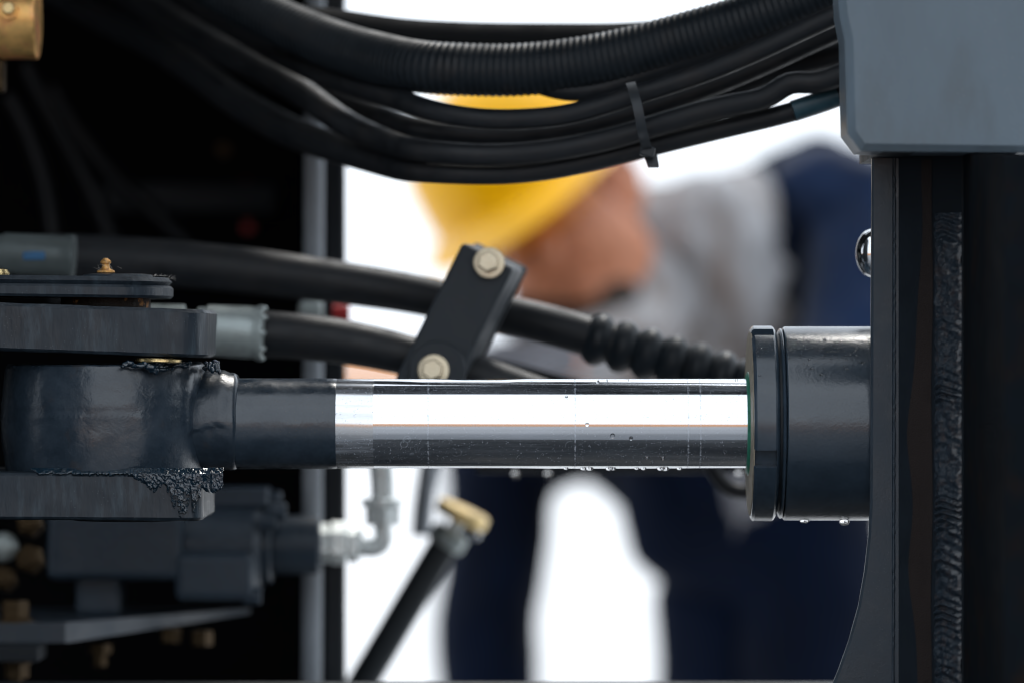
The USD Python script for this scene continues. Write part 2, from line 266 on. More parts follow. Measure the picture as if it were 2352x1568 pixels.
def chrome(name, col, rough, dust, dirt):
    xs = [P(q, 0)[0] * GS for q in (985, 1320, 1578, 1606)]
    N = {'g': ('geometry', {}), 'sx': ('separate_xyz', {}),
         'mp': ('mapping', {'scale': (4, 360, 360)}), 'ns': ('noise_texture', {'scale': 1.0, 'detail': 4.0}),
         'rr': ('map_range', {'from_min': 0.35, 'from_max': 0.75, 'to_min': rough, 'to_max': rough + 0.05, 'clamp': True}),
         'v': ('voronoi_texture', {'scale': 550.7}), 'vl': ('math', {'math_type': 'less_than', 'value2': 0.26}),
         'nd': ('noise_texture', {'scale': 239.1, 'detail': 4.0, 'roughness': 0.7}), 'ndr': ('map_range', {'from_min': 0.46, 'from_max': 0.66, 'to_min': 0.0, 'to_max': 1.0, 'clamp': True}),
         'du': ('math', {'math_type': 'multiply'}), 'du2': ('math', {'math_type': 'multiply_add', 'value2': dust * 4.0, 'value3': dust * 0.10}),
         'v2': ('voronoi_texture', {'scale': 68.8}), 'ra': ('math', {'math_type': 'compare', 'value2': 0.34, 'value3': 0.022}),
         'nb': ('noise_texture', {'scale': 43.5, 'detail': 2.0}), 'nbr': ('map_range', {'from_min': 0.52, 'from_max': 0.6, 'to_min': 0.0, 'to_max': 0.16, 'clamp': True}), 'rb': ('math', {'math_type': 'multiply'}),
         'mx': ('math', {'math_type': 'maximum'}),
         'nn': ('noise_texture', {'scale': 362.3, 'detail': 3.0}), 'nnr': ('map_range', {'from_min': 0.38, 'from_max': 0.62, 'to_min': 0.0, 'to_max': 0.55, 'clamp': True}),
         'mpl': ('mapping', {'scale': (0.05, 1, 1)}), 'nl': ('noise_texture', {'scale': 130.0, 'detail': 6.0, 'roughness': 0.7}), 'nlr': ('map_range', {'from_min': 0.45, 'from_max': 0.75, 'to_min': 0.0, 'to_max': dirt, 'clamp': True}),
         'mx3': ('math', {'math_type': 'maximum'}),
         'p': ('principled_bsdf', {'base_color': col, 'metallic': 1.0}), 'd': ('diffuse_bsdf', {'color': (0.42, 0.45, 0.50)}), 'mc': ('mix_closure', {})}
    K = [('g.position', 'mp.vector'), ('mp.vector', 'ns.vector'), ('ns.fac', 'rr.value'), ('rr.result', 'p.roughness'),
         ('g.position', 'v.vector'), ('v.distance', 'vl.value1'), ('g.position', 'nd.vector'), ('nd.fac', 'ndr.value'), ('vl.value', 'du.value1'), ('ndr.result', 'du.value2'), ('du.value', 'du2.value1'),
         ('g.position', 'v2.vector'), ('v2.distance', 'ra.value1'), ('g.position', 'nb.vector'), ('nb.fac', 'nbr.value'), ('ra.value', 'rb.value1'), ('nbr.result', 'rb.value2'),
         ('du2.value', 'mx.value1'), ('rb.value', 'mx.value2'), ('g.position', 'sx.vector'), ('g.position', 'nn.vector'), ('nn.fac', 'nnr.value'), ('g.position', 'mpl.vector'), ('mpl.vector', 'nl.vector'), ('nl.fac', 'nlr.value')]
    last = 'mx.value'
    for i, x in enumerate(xs):       # drying rings round the rod
        N[f'c{i}'] = ('math', {'math_type': 'compare', 'value2': float(x), 'value3': 0.0007}); N[f'e{i}'] = ('math', {'math_type': 'multiply'}); N[f'h{i}'] = ('math', {'math_type': 'maximum'})
        K += [('sx.x', f'c{i}.value1'), (f'c{i}.value', f'e{i}.value1'), ('nnr.result', f'e{i}.value2'), (last, f'h{i}.value1'), (f'e{i}.value', f'h{i}.value2')]
        last = f'h{i}.value'
    K += [(last, 'mx3.value1'), ('nlr.result', 'mx3.value2'), ('mx3.value', 'mc.fac'), ('p.BSDF', 'mc.closure1'), ('d.BSDF', 'mc.closure2')]
    return usdkit.material(stage, L(name), N, K, surface='mc.closure')
M['chrome'] = chrome('chrome_rod', (0.80, 0.82, 0.85), 0.06, 0.15, 0.14)
M['chrome_worn'] = chrome('chrome_worn', (0.70, 0.70, 0.70), 0.14, 0.25, 0.45)

# ------------------------------------------------------------------ the setting
def sheet(x0, x1, y0, y1, z, n=12):
    xs, ys = np.linspace(x0, x1, n), np.linspace(y0, y1, n); X, Y = np.meshgrid(xs, ys, indexing='ij')
    v = np.stack([X.ravel(), Y.ravel(), np.full(X.size, z)], 1); f = []
    for i in range(n - 1):
        for j in range(n - 1):
            a = i * n + j; f += [(a, a + n, a + n + 1), (a, a + n + 1, a + 1)]
    return v, np.array(f)
solo('ground', sheet(-400, 400, -400, 400, 0.0), M['earth'], 'bare orange brown earth around the yard', 'ground', kind='structure', smooth=False)
solo('yard', sheet(-60, 60, -6.5, 0.75, 0.004), M['asphalt'], 'worn grey yard surface under the machine', 'yard', kind='structure', smooth=False)
solo('pavement', sheet(-60, 60, 0.75, 60, 0.008), M['concrete'], 'pale overexposed pavement behind the bending worker', 'pavement', kind='structure', smooth=False)

# ------------------------------------------------------------------ machine frame: engine bay on the left, posts, bars, hood
def quad_box(p, th):   # a plate through 4 points given thickness along its normal
    p = np.asarray(p, float); n = np.cross(p[1] - p[0], p[3] - p[0]); n /= np.linalg.norm(n)
    return hull(np.vstack([p, p + n * th]))
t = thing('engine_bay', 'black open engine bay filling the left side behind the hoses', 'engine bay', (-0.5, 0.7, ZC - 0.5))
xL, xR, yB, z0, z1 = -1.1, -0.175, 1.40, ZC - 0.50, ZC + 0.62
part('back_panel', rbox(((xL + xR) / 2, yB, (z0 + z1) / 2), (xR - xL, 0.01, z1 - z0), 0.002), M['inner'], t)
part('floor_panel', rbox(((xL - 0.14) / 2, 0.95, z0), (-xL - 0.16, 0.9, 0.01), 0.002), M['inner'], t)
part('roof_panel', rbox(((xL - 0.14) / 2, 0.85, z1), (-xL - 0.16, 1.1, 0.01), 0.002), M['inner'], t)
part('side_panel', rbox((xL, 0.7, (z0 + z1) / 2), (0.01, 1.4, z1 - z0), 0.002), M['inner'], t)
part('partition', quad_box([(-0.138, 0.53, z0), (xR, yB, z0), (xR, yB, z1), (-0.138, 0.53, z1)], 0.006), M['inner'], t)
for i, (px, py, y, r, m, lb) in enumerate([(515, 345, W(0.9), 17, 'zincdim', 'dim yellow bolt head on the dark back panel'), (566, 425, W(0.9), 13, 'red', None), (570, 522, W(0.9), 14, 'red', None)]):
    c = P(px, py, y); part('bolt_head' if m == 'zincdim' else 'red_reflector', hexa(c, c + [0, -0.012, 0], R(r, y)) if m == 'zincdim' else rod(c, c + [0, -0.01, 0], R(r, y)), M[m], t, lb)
part('bay_bracket', rbox(P(420, 455, W(0.85)), (0.17, 0.04, 0.03), 0.006), M['dark'], t)

yp = float(W(0.36))
t = thing('corner_post', 'dark upright post with grey pipe strapped to its left side', 'post', P(750, 2600, yp) * [1, 1, 0])
def upright(x0, x1, y, zlo=0.0, zhi=1.8): 
    a, b = P(x0, 0, y)[0], P(x1, 0, y)[0]
    return rbox(((a + b) / 2, y + (b - a) / 2, (zlo + zhi) / 2), (b - a, b - a, zhi - zlo), 0.004)
part('post', upright(741, 793, yp), M['dark'], t)
a, b = P(716, 1568, yp - 0.012), P(724, 0, yp - 0.012)
d = (b - a) / (b - a)[2]
part('grey_pipe', rod(a - d * (a[2] - 0.05), b + d * 0.8, R(23, yp), seg=32), M['pipe'], t)
c = P(788, 720, yp - 0.03)
part('red_cap', rod(c + [-0.008, 0, 0], c + [0.005, 0, 0], R(20, yp)), M['red'], t)
part('pipe_clip', rbox(P(714, 712, yp - 0.03), (R(56, yp), 0.02, R(38, yp)), 0.004), M['pale'], t)

solo('lower_frame_bar', rbox((0.05, -0.02, P(0, 1565, 0.19)[2] - 0.05), (1.9, 0.44, 0.10), 0.006), M['dark'], 'dark grey frame bar running along the bottom edge of the picture', 'frame bar')
y = float(W(0.30)); zt, zb = P(0, 905, y)[2], P(0, 1086, y)[2]
t = thing('cross_bar', 'black horizontal cross bar hidden behind the chrome rod', 'frame bar', (0.2, y, zb))
part('bar', rbox(((P(1090, 0, y)[0] + P(2300, 0, y)[0]) / 2, y + 0.02, (zt + zb) / 2), (R(1210, y), 0.05, zt - zb), 0.004), M['dark'], t)
part('stay', hull(np.vstack([spheric(P(1110, 835, y), R(22, y), 1).vertices, spheric(P(1330, 900, y), R(30, y), 1).vertices, spheric(P(1110, 900, y), R(22, y), 1).vertices])), M['side'], t)
t = thing('machine_hood', 'large dark machine body reaching above the hose bundle', 'machine body', (0.1, 0.1, ZC + 0.40))
part('hood_panel', rbox((0.05, 0.06, ZC + 1.0), (2.4, 0.30, 1.2), 0.02), M['dark'], t)

for sx, lb in ((-1, 'added dark panel out of view, blocking sky light left of the opening'), (1, 'added dark panel out of view, blocking sky light right of the opening')):
    xo = -0.60 if sx < 0 else 0.85  # unseen panels added on both sides to cut down the sky light
    t = thing('side_light_blocker', lb, 'light blocker', (xo, -0.6, 0.2))
    part('blocker_plate', rbox((xo + sx * 0.06, -0.62, 1.2), (0.12, 0.95, 2.0), 0.02), M['dark'], t)
# ------------------------------------------------------------------ hydraulic cylinder
zc = P(0, 972)[2]; ax = np.array([0, 0, zc])
def X(px): return (px - 1176) * S
def A(px): return np.array([X(px), 0, zc])
def xl(prof, seg=96): return lathe([(X(p) - X(prof[0][0]), r * S) for p, r in prof], A(prof[0][0]), (1, 0, 0), seg)
cyl = thing('hydraulic_cylinder', 'hydraulic cylinder with polished chrome rod and dark grey barrel', 'hydraulic cylinder', (0, 0, zc - 0.066))
ex, er = X(240), 236 * S                                  # rod eye: upright boss
ztop, zbot = P(0, 836)[2], P(0, 1086)[2]
Hh = ztop - zbot
eye = lathe([(0, er - 14 * S)] + [(q_ * Hh, er - 12 * S * abs(2 * q_ - 1) ** 2.2) for q_ in np.linspace(0.02, 0.98, 15)] + [(Hh, er - 15 * S)], (ex, 0, zbot), (0, 0, 1), 120)
em = m3.Manifold(m3.Mesh(np.asarray(eye.vertices, np.float32), np.asarray(eye.faces, np.uint32)))
def man(t):
    t = trimesh.Trimesh(*arr(t), process=False); t.merge_vertices(); t.update_faces(t.nondegenerate_faces()); t.remove_unreferenced_vertices()
    return m3.Manifold(m3.Mesh(np.asarray(t.vertices, np.float32), np.asarray(t.faces, np.uint32)))
neck = xl([(300, 108), (420, 109), (470, 111), (528, 112), (537, 111.5), (543, 109), (547, 104), (549, 99)], 96); neck.apply_translation((0, 0, 5 * S))
body = man(eye) + man(neck)
me = body.refine_to_length(0.004).to_mesh(); tm = trimesh.Trimesh(me.vert_properties[:, :3], me.tri_verts, process=False); tm.merge_vertices()
v = np.array(tm.vertices); n = np.array(tm.vertex_normals)
amp = (meshkit.fbm(v * [70, 70, 90] + 11, 4, 3) - 0.5) * 0.0011 + (meshkit.fbm(v * [160, 160, 40] + 5, 3, 8) - 0.5) * 0.0009
flap = np.clip((v[:, 0] - X(425)) / (12 * S), 0, 1) * np.clip((X(525) - v[:, 0]) / (8 * S), 0, 1)      # ridged casting flash on the neck
edge = P(0, 990)[2] + (v[:, 0] - X(430)) * 0.20 + (meshkit.noise(v * [300, 0, 0], 2) - 0.5) * 0.004
amp = amp + flap * 0.0016 / (1 + np.exp(-(v[:, 2] - edge) / 0.0005))
lip = np.exp(-((v[:, 2] - P(0, 955)[2] - (meshkit.noise(v * [40, 40, 0], 4) - 0.5) * 0.004) / 0.0012) ** 2) * 0.0005 + np.exp(-((v[:, 2] - P(0, 930)[2]) / 0.0012) ** 2) * 0.0004
tm.vertices = v + n * (amp + lip * (v[:, 0] < X(420)))[:, None]
part('rod_eye', tm, M['cast'], cyl, 'cast rod eye with rough flash lines', smooth=50)
part('shaft', bumpy(xl([(540, 100), (545, 104)] + [(q, 104) for q in range(556, 766, 12)] + [(772, 103.5), (776, 102)]), 0.00015, 120), M['shaft'], cyl, 'painted end of the rod')
part('worn_band', xl([(773, 102.4), (774, 102.8), (859, 102.8), (860, 102.4)]), M['chrome_worn'], cyl, 'dull worn band with rusty edges')
part('chrome_rod', xl([(858, 101), (859, 102.6), (1745, 102.6), (1746, 101)], 160), M['chrome'], cyl, 'mirror polished chrome rod', smooth=60)
# gland nut with wrench slots
gl = man(xl([(1722, 214), (1724, 219), (1729, 223.5), (1771, 223.5), (1775, 221), (1779, 214), (1782, 206)], 128))
for k in range(4):
    th = math.radians(-20 + 90 * k)          # slot seen below the middle of the front
    c = np.array([X(1750), -math.cos(th) * 223 * S, zc + math.sin(th) * 223 * S])
    b = trimesh.creation.box((70 * S, 0.012, 41 * S)); b.apply_transform(trimesh.transformations.rotation_matrix(-th, (1, 0, 0))); b.apply_translation(c + [-6 * S * 2, 0, 0])
    gl = gl - man(b)
part('gland_nut', gl, M['gland'], cyl, 'slotted gland nut', smooth=30)
part('gland_face', xl([(1718.5, 150), (1719.5, 206), (1721, 211), (1724, 214)], 96), M['face'], cyl, 'worn tan front face of the gland')
part('wiper_seal', xl([(1712, 103), (1713, 112), (1717, 119), (1723, 121)], 96), M['seal'], cyl, 'green wiper seal around the rod')
part('seal_groove', xl([(1780, 200), (1781, 203), (1790, 203), (1791, 200)], 96), M['dark'], cyl)
part('barrel_bead', xl([(1787, 206), (1788, 214), (1790, 217), (1792, 218), (1794, 217), (1796, 213), (1797, 206)], 128), M['gland'], cyl)
part('barrel', xl([(1796, 210), (1798, 219), (1802, 222), (2300, 222), (2302, 219)], 160), M['barrel'], cyl, smooth=40)

# ------------------------------------------------------------------ clevis on the left
clev = thing('clevis_bracket', 'dark grey clevis with two thick lugs gripping the rod eye', 'clevis', (ex, 0, P(0, 1200)[2]))
def lug_poly(x0, x1, yf, yb, rc):
    a = Polygon([(X(x0), yf), (X(x1), yf), (X(x1), yb), (X(x0), yb)]).buffer(-rc).buffer(rc, quad_segs=12)
    return a
yf = -0.068
kf = D / (D + yf)
def zf(py): return P(0, py, yf)[2]
up = rot(plan_plate(lug_poly(-140, 487, yf, 0.07, 0.024), zf(813), zf(703), 0.0022), (0, 1, 0), 2.0, (X(240), 0, zf(760)))
up = man(up).refine_to_length(0.006).to_mesh(); up = trimesh.Trimesh(up.vert_properties[:, :3], up.tri_verts, process=False)
part('upper_lug', bumpy(up, 0.0006, 90, 2), M['lug'], clev, 'upper lug with runny paint')
lo = rot(plan_plate(lug_poly(-140, 480, yf, 0.07, 0.012), zf(1194), zf(1086), 0.0022), (0, 1, 0), 0.4, (X(240), 0, zf(1140)))
lo = man(lo).refine_to_length(0.006).to_mesh(); lo = trimesh.Trimesh(lo.vert_properties[:, :3], lo.tri_verts, process=False)
part('lower_lug', bumpy(lo, 0.0005, 90, 5), M['lug'], clev, 'lower lug smeared with grease')
part('bottom_boss', lathe([(0, 130 * S), (0.002, 133 * S), (0.006, 133 * S)], (X(300), -0.005, zf(1201)), (0, 0, 1)), M['dark'], clev)
part('clevis_root', rbox((X(-230), 0, zf(950)), (0.05, 0.13, 0.17), 0.006), M['lug'], clev)

pin = thing('pivot_pin', 'rusty pivot pin with grey cover plate and brass grease nipple on top', 'pin', (ex, 0, P(0, 705)[2]))
part('pin_shaft', lathe([(0, 103 * S), (0.016, 103 * S)], (X(243), 0.0, P(0, 716)[2]), (0, 0, 1)), M['rust'], pin, 'brown rusty pin body with orange rust')
yq = -0.058
def zq(py): return P(0, py, yq)[2]
cp = Polygon([(X(-160), yq), (X(395), yq), (X(395), 0.058), (X(-160), 0.058)]).buffer(-0.045).buffer(0.045, quad_segs=16)
pl = rot(cat_(plan_plate(cp, zq(683), zq(653), 0.0018), plan_plate(cp.buffer(-0.0009), zq(654), zq(634), 0.0028)), (0, 1, 0), 0.7, (X(240), 0, zq(660)))
part('cover_plate', pl, M['lug'], pin, 'flat cover plate with a grooved edge')
part('cover_boss', lathe([(0, 82 * S), (0.0015, 78 * S), (0.0022, 60 * S)], (X(270), 0, zq(634)), (0, 0, 1)), M['lug'], pin)
nz = P(0, 626)[2]
np_ = part('grease_nipple', lathe([(q * S, r * S) for q, r in [(0, 21), (4, 20), (7, 13), (9, 10), (14, 9), (19, 9), (21, 12), (25, 12.5), (28, 10), (31, 6), (33, 4)]], (X(243), 0, nz), (0, 0, 1), 32), M['nipple'], pin)
c = np.array([X(2), -0.02, zq(633)])
part('retaining_bolt', cat_(lathe([(0, 27 * S), (0.002, 27.5 * S), (0.0045, 22 * S), (0.0052, 10 * S)], c, (0, 0, 1), 40)), M['brass'], pin, 'flat brass coloured screw head')

w = lathe([(0, 50 * S), (0.0006, 52.5 * S), (0.0022, 52.5 * S), (0.0028, 50 * S)], (X(378), -0.053, zf(832)), (0, 0, 1), 64)
solo('brass_washer', rot(w, (0, 1, 0), 1.5, (X(380), -0.053, zf(826))), M['brass'], 'thin brass shim washer poking out under the upper lug', 'washer')

# grease lumps
def lumps(cs, seed, sub=2):
    g = np.random.default_rng(seed); out = m3.Manifold()
    for c, r in cs:
        s = trimesh.creation.icosphere(sub); q = np.array(s.vertices)
        q = q * np.asarray(r) * (1 + 0.5 * (meshkit.fbm(q * 2.3 + g.uniform(0, 50, 3), 3, 1) - 0.5))[:, None]
        out += m3.Manifold(m3.Mesh(np.asarray(q + c, np.float32), np.asarray(s.faces, np.uint32)))
    me = out.to_mesh(); t = trimesh.Trimesh(me.vert_properties[:, :3], me.tri_verts, process=False); t.merge_vertices()
    me2 = out.refine_to_length(0.0011).to_mesh(); t = trimesh.Trimesh(me2.vert_properties[:, :3], me2.tri_verts, process=False); t.merge_vertices(); v0 = np.array(t.vertices)
    trimesh.smoothing.filter_taubin(t, lamb=0.5, nu=0.52, iterations=24); dv = np.array(t.vertices) - v0; ln = np.linalg.norm(dv, axis=1, keepdims=True); t.vertices = v0 + dv * np.minimum(1, 0.002 / np.maximum(ln, 1e-9))
    return bumpy(t, 0.0003, 700, seed)
g = np.random.default_rng(3)
eyef = lambda px: -math.sqrt(max(er ** 2 - (X(px) - ex) ** 2, 0))
cs = []
for i in range(46):
    px = g.uniform(282, 432); yy = eyef(px) - 0.001; d = abs(px - 350)
    cs.append((P(px, g.uniform(830, 838 + (10 if 330 < px < 380 else 4)), yy), np.array([g.uniform(4, 12), 8, g.uniform(3, 6)]) * S))
for px, py, a, b in [(352, 848, 13, 9), (357, 853, 8, 8), (345, 842, 16, 8), (372, 848, 14, 5), (390, 846, 10, 3), (318, 840, 20, 6)]:
    cs.append((P(px, py, eyef(px) - 0.002), np.array([a, 9, b]) * S))
solo('grease_lump', lumps(cs, 1), M['grease'], 'shiny blue black grease squeezed out beside the brass washer', 'grease', kind='stuff')
cs = [(P(g.uniform(468, 503), g.uniform(832, 850), -0.03 + g.uniform(-0.01, 0.01)), np.array([g.uniform(3, 8), 8, g.uniform(4, 9)]) * S) for i in range(26)] + [(P(498 + k * 1.6, 838 + k * 4, -0.032), np.array([4, 5, 6]) * S) for k in range(5)]
solo('grease_lump', lumps(cs, 2), M['grease'], 'glossy grease blob dripping at the right end of the upper lug', 'grease', kind='stuff')
gx, gy = np.arange(60, 512, 1.0), np.arange(1074, 1204, 1.0)
PX, PY = np.meshgrid(gx, gy, indexing='ij')
q3 = np.stack([PX * 0.11, PY * 0.11, PX * 0], -1)
n_a, n_b, n_c = meshkit.fbm(q3, 3, 1), meshkit.fbm(q3 * 1.5 + 9, 2, 2), meshkit.noise(q3 * 3.0 + 4, 3)
lim = np.interp(PX, [60, 90, 300, 318, 345, 358, 372, 390, 410, 432, 455, 470, 490, 505, 512], [1070, 1086, 1090, 1104, 1122, 1126, 1112, 1116, 1112, 1108, 1116, 1126, 1132, 1124, 1110])
for c_, bot, wd in ((354, 1131, 5), (386, 1136, 4), (399, 1168, 6), (408, 1150, 5), (424, 1197, 5), (432, 1160, 4), (446, 1176, 5), (458, 1146, 4), (414, 1190, 5)):
    lim = np.maximum(lim, bot - ((PX - c_ - 3 * (n_c - 0.5)) / wd) ** 2 * 22)
lim = lim + (n_b - 0.5) * 14
m_ = (lim - PY) / 9.0
gaps = (n_b > 0.60) & (PY > 1128)
hgt = np.where(m_ > 0, np.sqrt(np.clip(m_, 0, 1)) * (1.0 + 4.5 * n_a ** 1.5 + 3.0 * n_b * n_b + 1.2 * n_c), -1.0) * S
hgt = np.where(gaps, -1.0 * S, hgt) * np.clip((PX - 60) / 30, 0, 1)
hgt = np.where((PX < 300) & (hgt > 0), hgt * 0.45, hgt)
back = np.where(PX > 455, (1 - np.sqrt(np.clip(1 - ((PX - 455) / 30.0) ** 2, 0.02, 1))) * 0.010, 0.0) + np.where(PY < 1087, (1087 - PY) * S * 1.4, 0)
V = np.stack([(PX - 1176) * S * (D + yf) / D, yf + back - hgt - 0.0002, ZC + (784 - PY) * S * (D + yf) / D], -1).reshape(-1, 3)
nx, ny = PX.shape; i_, j_ = np.meshgrid(np.arange(nx - 1), np.arange(ny - 1), indexing='ij'); a = (i_ * ny + j_).ravel()
on = (hgt.ravel() > 0); F = np.vstack([np.stack([a, a + 1, a + ny + 1], 1), np.stack([a, a + ny + 1, a + ny], 1)]); F = F[on[F].any(1)]
gm = trimesh.Trimesh(V, F, process=False); gm.remove_unreferenced_vertices()
if gm.face_normals[:, 1].mean() > 0: gm.invert()
solo('grease_lump', gm, M['grease'], 'lumpy dark teal grease smeared and running down the lower lug', 'grease', kind='stuff', smooth=True)

# lint around the nipple and the plate's edge
def curves(name, strands, width, m, label, cat):
    c = UsdGeom.BasisCurves.Define(stage, numbered('/World', name)); c.CreateTypeAttr('linear'); c.CreateCurveVertexCountsAttr([len(s) for s in strands])
    c.CreatePointsAttr(Vt.Vec3fArray.FromNumpy((np.vstack(strands) * GS).astype(np.float32))); c.CreateWidthsAttr([width]); c.SetWidthsInterpolation('constant')
    UsdShade.MaterialBindingAPI.Apply(c.GetPrim()).Bind(m); tag(c.GetPrim(), label, cat, kind='stuff')
st = []
for i in range(18):
    b = P(243 + g.normal(0, 9), 626 - abs(g.normal(0, 14)), -0.004 + g.normal(0, 0.003)); d = np.array([g.normal(0, 1), g.normal(0, 0.5), g.normal(0.3, 0.7)]) * 0.0028; k = np.array([g.normal(0, 1), 0, g.normal(0, 1)]) * 0.0012
    st.append(np.array([b + d * t_ + k * t_ * t_ for t_ in np.linspace(0, 0.9, 6)]))
for i in range(30):
    px = g.uniform(350, 404); b = P(px, 634 + max(0, (px - 385)) * 0.6, -0.03); d = np.array([g.normal(0.2, 0.8), 0, g.normal(0.6, 0.5)]) * 0.0017
    st.append(np.array([b + d * t_ + np.array([0, 0, -0.001]) * t_ * t_ for t_ in np.linspace(0, 1.1, 5)]))
curves('lint', st, 0.00016, M['lint'], 'pale lint fibres caught on the grease nipple and cover plate', 'lint')

# ------------------------------------------------------------------ right-hand bracket
br = thing('end_bracket', 'dark welded bracket plate at the right hiding the barrel end', 'bracket', (X(2060), 0, P(0, 1700)[2]))
yA = -0.074
def XA(px, y=yA): return P(px, 0, y)[0]
def ZA(py, y=yA): return P(0, py, y)[2]
prof = [(2003, 330), (2001, 700), (2000, 1000), (1999, 1160), (1995, 1230), (1986, 1310), (1972, 1390), (1950, 1470), (1925, 1540), (1900, 1600), (1870, 1660)]
pts = [(XA(a), ZA(b)) for a, b in prof] + [(XA(2052), ZA(1660)), (XA(2054), ZA(330))]
def slab(poly2, y0, y1, bev):
    """An upright plate: outline in x, z, front face y0, back face y1, front edge chamfered."""
    q = np.array(Polygon(poly2).exterior.coords)[:-1]
    if Polygon(q).exterior.is_ccw is False: q = q[::-1]
    e = np.roll(q, -1, 0) - q; nn = np.stack([e[:, 1], -e[:, 0]], 1); nn /= np.linalg.norm(nn, axis=1, keepdims=True)
    vn = nn + np.roll(nn, 1, 0); vn /= np.linalg.norm(vn, axis=1, keepdims=True) * 0.75
    ins = q - vn * bev
    tri = trimesh.creation.triangulate_polygon(Polygon(ins), engine='earcut') if False else None
    base = trimesh.creation.extrude_polygon(Polygon(ins), 1.0, engine='earcut'); n = len(q)
    from shapely.ops import triangulate
    import mapbox_earcut as earcut
    f = earcut.triangulate_float64(ins, np.array([n], np.uint32)).reshape(-1, 3)
    v = np.vstack([np.c_[ins[:, 0], np.full(n, y0), ins[:, 1]], np.c_[q[:, 0], np.full(n, y0 + bev), q[:, 1]], np.c_[q[:, 0], np.full(n, y1), q[:, 1]]])
    F = [f, f[:, ::-1] + 2 * n]
    for lvl in (0, 1):
        i = np.arange(n); j = (i + 1) % n
        F += [np.stack([lvl * n + i, lvl * n + j, (lvl + 1) * n + j], 1), np.stack([lvl * n + i, (lvl + 1) * n + j, (lvl + 1) * n + i], 1)]
    t = trimesh.Trimesh(v, np.vstack(F), process=False)
    t.fix_normals()
    return t
part('edge_plate', slab(pts, yA, -0.068, 0.0012), M['plate'], br, 'front edge plate sweeping outwards at the bottom', smooth=30)
# bent flange right of it: goes towards the camera, with weld seam
zhi, zlo = ZA(300), ZA(1680)
x0 = XA(2052)
seam = tube([(x0 + 0.0005, yA - 0.0002, zhi), (x0 + 0.0004, yA - 0.0002, (zhi + zlo) / 2), (x0 - 0.0006, yA - 0.0002, zlo)], 0.0007, 260, 10, rf=lambda q: 0.00025 * np.sin(q * 500 + 3 * np.sin(q * 170)))
part('seam_bead', seam, M['plate'], br)
def flange(xa, ya, xb, yb, th):
    dv = np.array([xb - xa, yb - ya]); nv = np.array([-dv[1], dv[0]]); nv = nv / np.linalg.norm(nv) * th
    if nv[0] < 0: nv = -nv
    return hull([(x, y, z) for z in (zlo, zhi) for x, y in ((xa, ya), (xb, yb), (xb + nv[0], yb + nv[1]), (xa + nv[0], ya + nv[1]))])
xa, xb = x0 + 0.001, X(2063)
pts_r = [(x0 - 0.004, yA + 0.004), (x0 - 0.001, yA + 0.0015)] + [(x0 + 0.001 + 0.010 * math.sin(a), yA + 0.001 - 0.004 * (1 - math.cos(a))) for a in np.linspace(0.2, PI / 2, 7)]
bend = hull([(x, y, z) for z in (zlo, zhi) for x, y in pts_r + [(x0 + 0.02, yA + 0.002)]])
part('bend', bend, M['plate'], br, smooth=50)
def XY(px, y): return (P(px, 0, y)[0], y)
wA, wB, wC, wD = XY(2064, yA - 0.004), None, XY(2209, -0.128), XY(2213, -0.131)
wB = tuple(np.asarray(wA) * 0.42 + np.asarray(wC) * 0.58)
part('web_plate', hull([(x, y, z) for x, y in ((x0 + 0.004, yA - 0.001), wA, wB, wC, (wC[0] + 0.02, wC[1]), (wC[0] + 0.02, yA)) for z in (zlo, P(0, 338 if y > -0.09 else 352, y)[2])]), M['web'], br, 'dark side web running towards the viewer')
dn = np.array([wB[1] - wA[1], -(wB[0] - wA[0])]); dn /= np.linalg.norm(dn); dn = -dn if dn[0] > 0 else dn
def on_web(f, z, off): return (wA[0] + (wB[0] - wA[0]) * f + dn[0] * off, wA[1] + (wB[1] - wA[1]) * f + dn[1] * off, z)
stripe = []
for z in np.linspace(zlo, zhi - 0.02, 60):
    wv = meshkit.noise(np.array([0.3, 0.7, z * 22.0]), 5)
    stripe.append((z, np.interp(z, [zlo, ZA(1300), ZA(1000), ZA(600), zhi], [0.30, 0.55, 0.62, 0.35, 0.25]) * (0.7 + 0.6 * wv), 0.93 + 0.1 * (meshkit.noise(np.array([1.3, 0.7, z * 15.0]), 9) - 0.5)))
sv = np.array([on_web(e_, z, 0.0005) for z, l, e_ in stripe] + [on_web(e_ - l, z, 0.0005) for z, l, e_ in stripe]); n = len(stripe)
sf = np.array([(i, i + 1, n + i + 1) for i in range(n - 1)] + [(i, n + i + 1, n + i) for i in range(n - 1)])
part('primer_stripe', (sv, sf), M['primer'], br, 'brown bare primer stripe', smooth=False)
nz_, nt = 800, 24
zz = np.linspace(P(0, 1680, -0.11)[2], P(0, 490, -0.11)[2], nz_); us = np.linspace(-1, 1, nt)
V = []
zz_n = meshkit.noise(np.stack([zz * 42, zz * 0, zz * 0], 1), 1); za_n = meshkit.noise(np.stack([zz * 70, zz * 0 + 3, zz * 0], 1), 2)
for z, n1, n2 in zip(zz, zz_n, za_n):
    ph = z * 2 * PI / 0.0058 + 15.0 * (n1 - 0.5)
    q_ = np.stack([np.full(nt, z * 190), us * 3, np.full(nt, 4.0)], 1)
    hgt = 0.0030 * np.sqrt(np.clip(1 - us ** 2, 0, 1)) + 0.0013 * n2 ** 2 * np.sin(ph + 4.5 * np.abs(us + 0.2)) * np.clip(1 - us ** 2, 0, 1) ** 0.3 + 0.0024 * (meshkit.noise(q_ * [0.6, 0.8, 1], 6) - 0.5) + 0.0012 * (meshkit.noise(q_ * 2.7, 7) - 0.5)
    for u_, h_ in zip(us, hgt):
        f_ = (u_ + 1) / 2
        V.append((wB[0] + (wC[0] - wB[0]) * f_ + dn[0] * max(h_, -0.0003), wB[1] + (wC[1] - wB[1]) * f_ + dn[1] * max(h_, -0.0003), z))
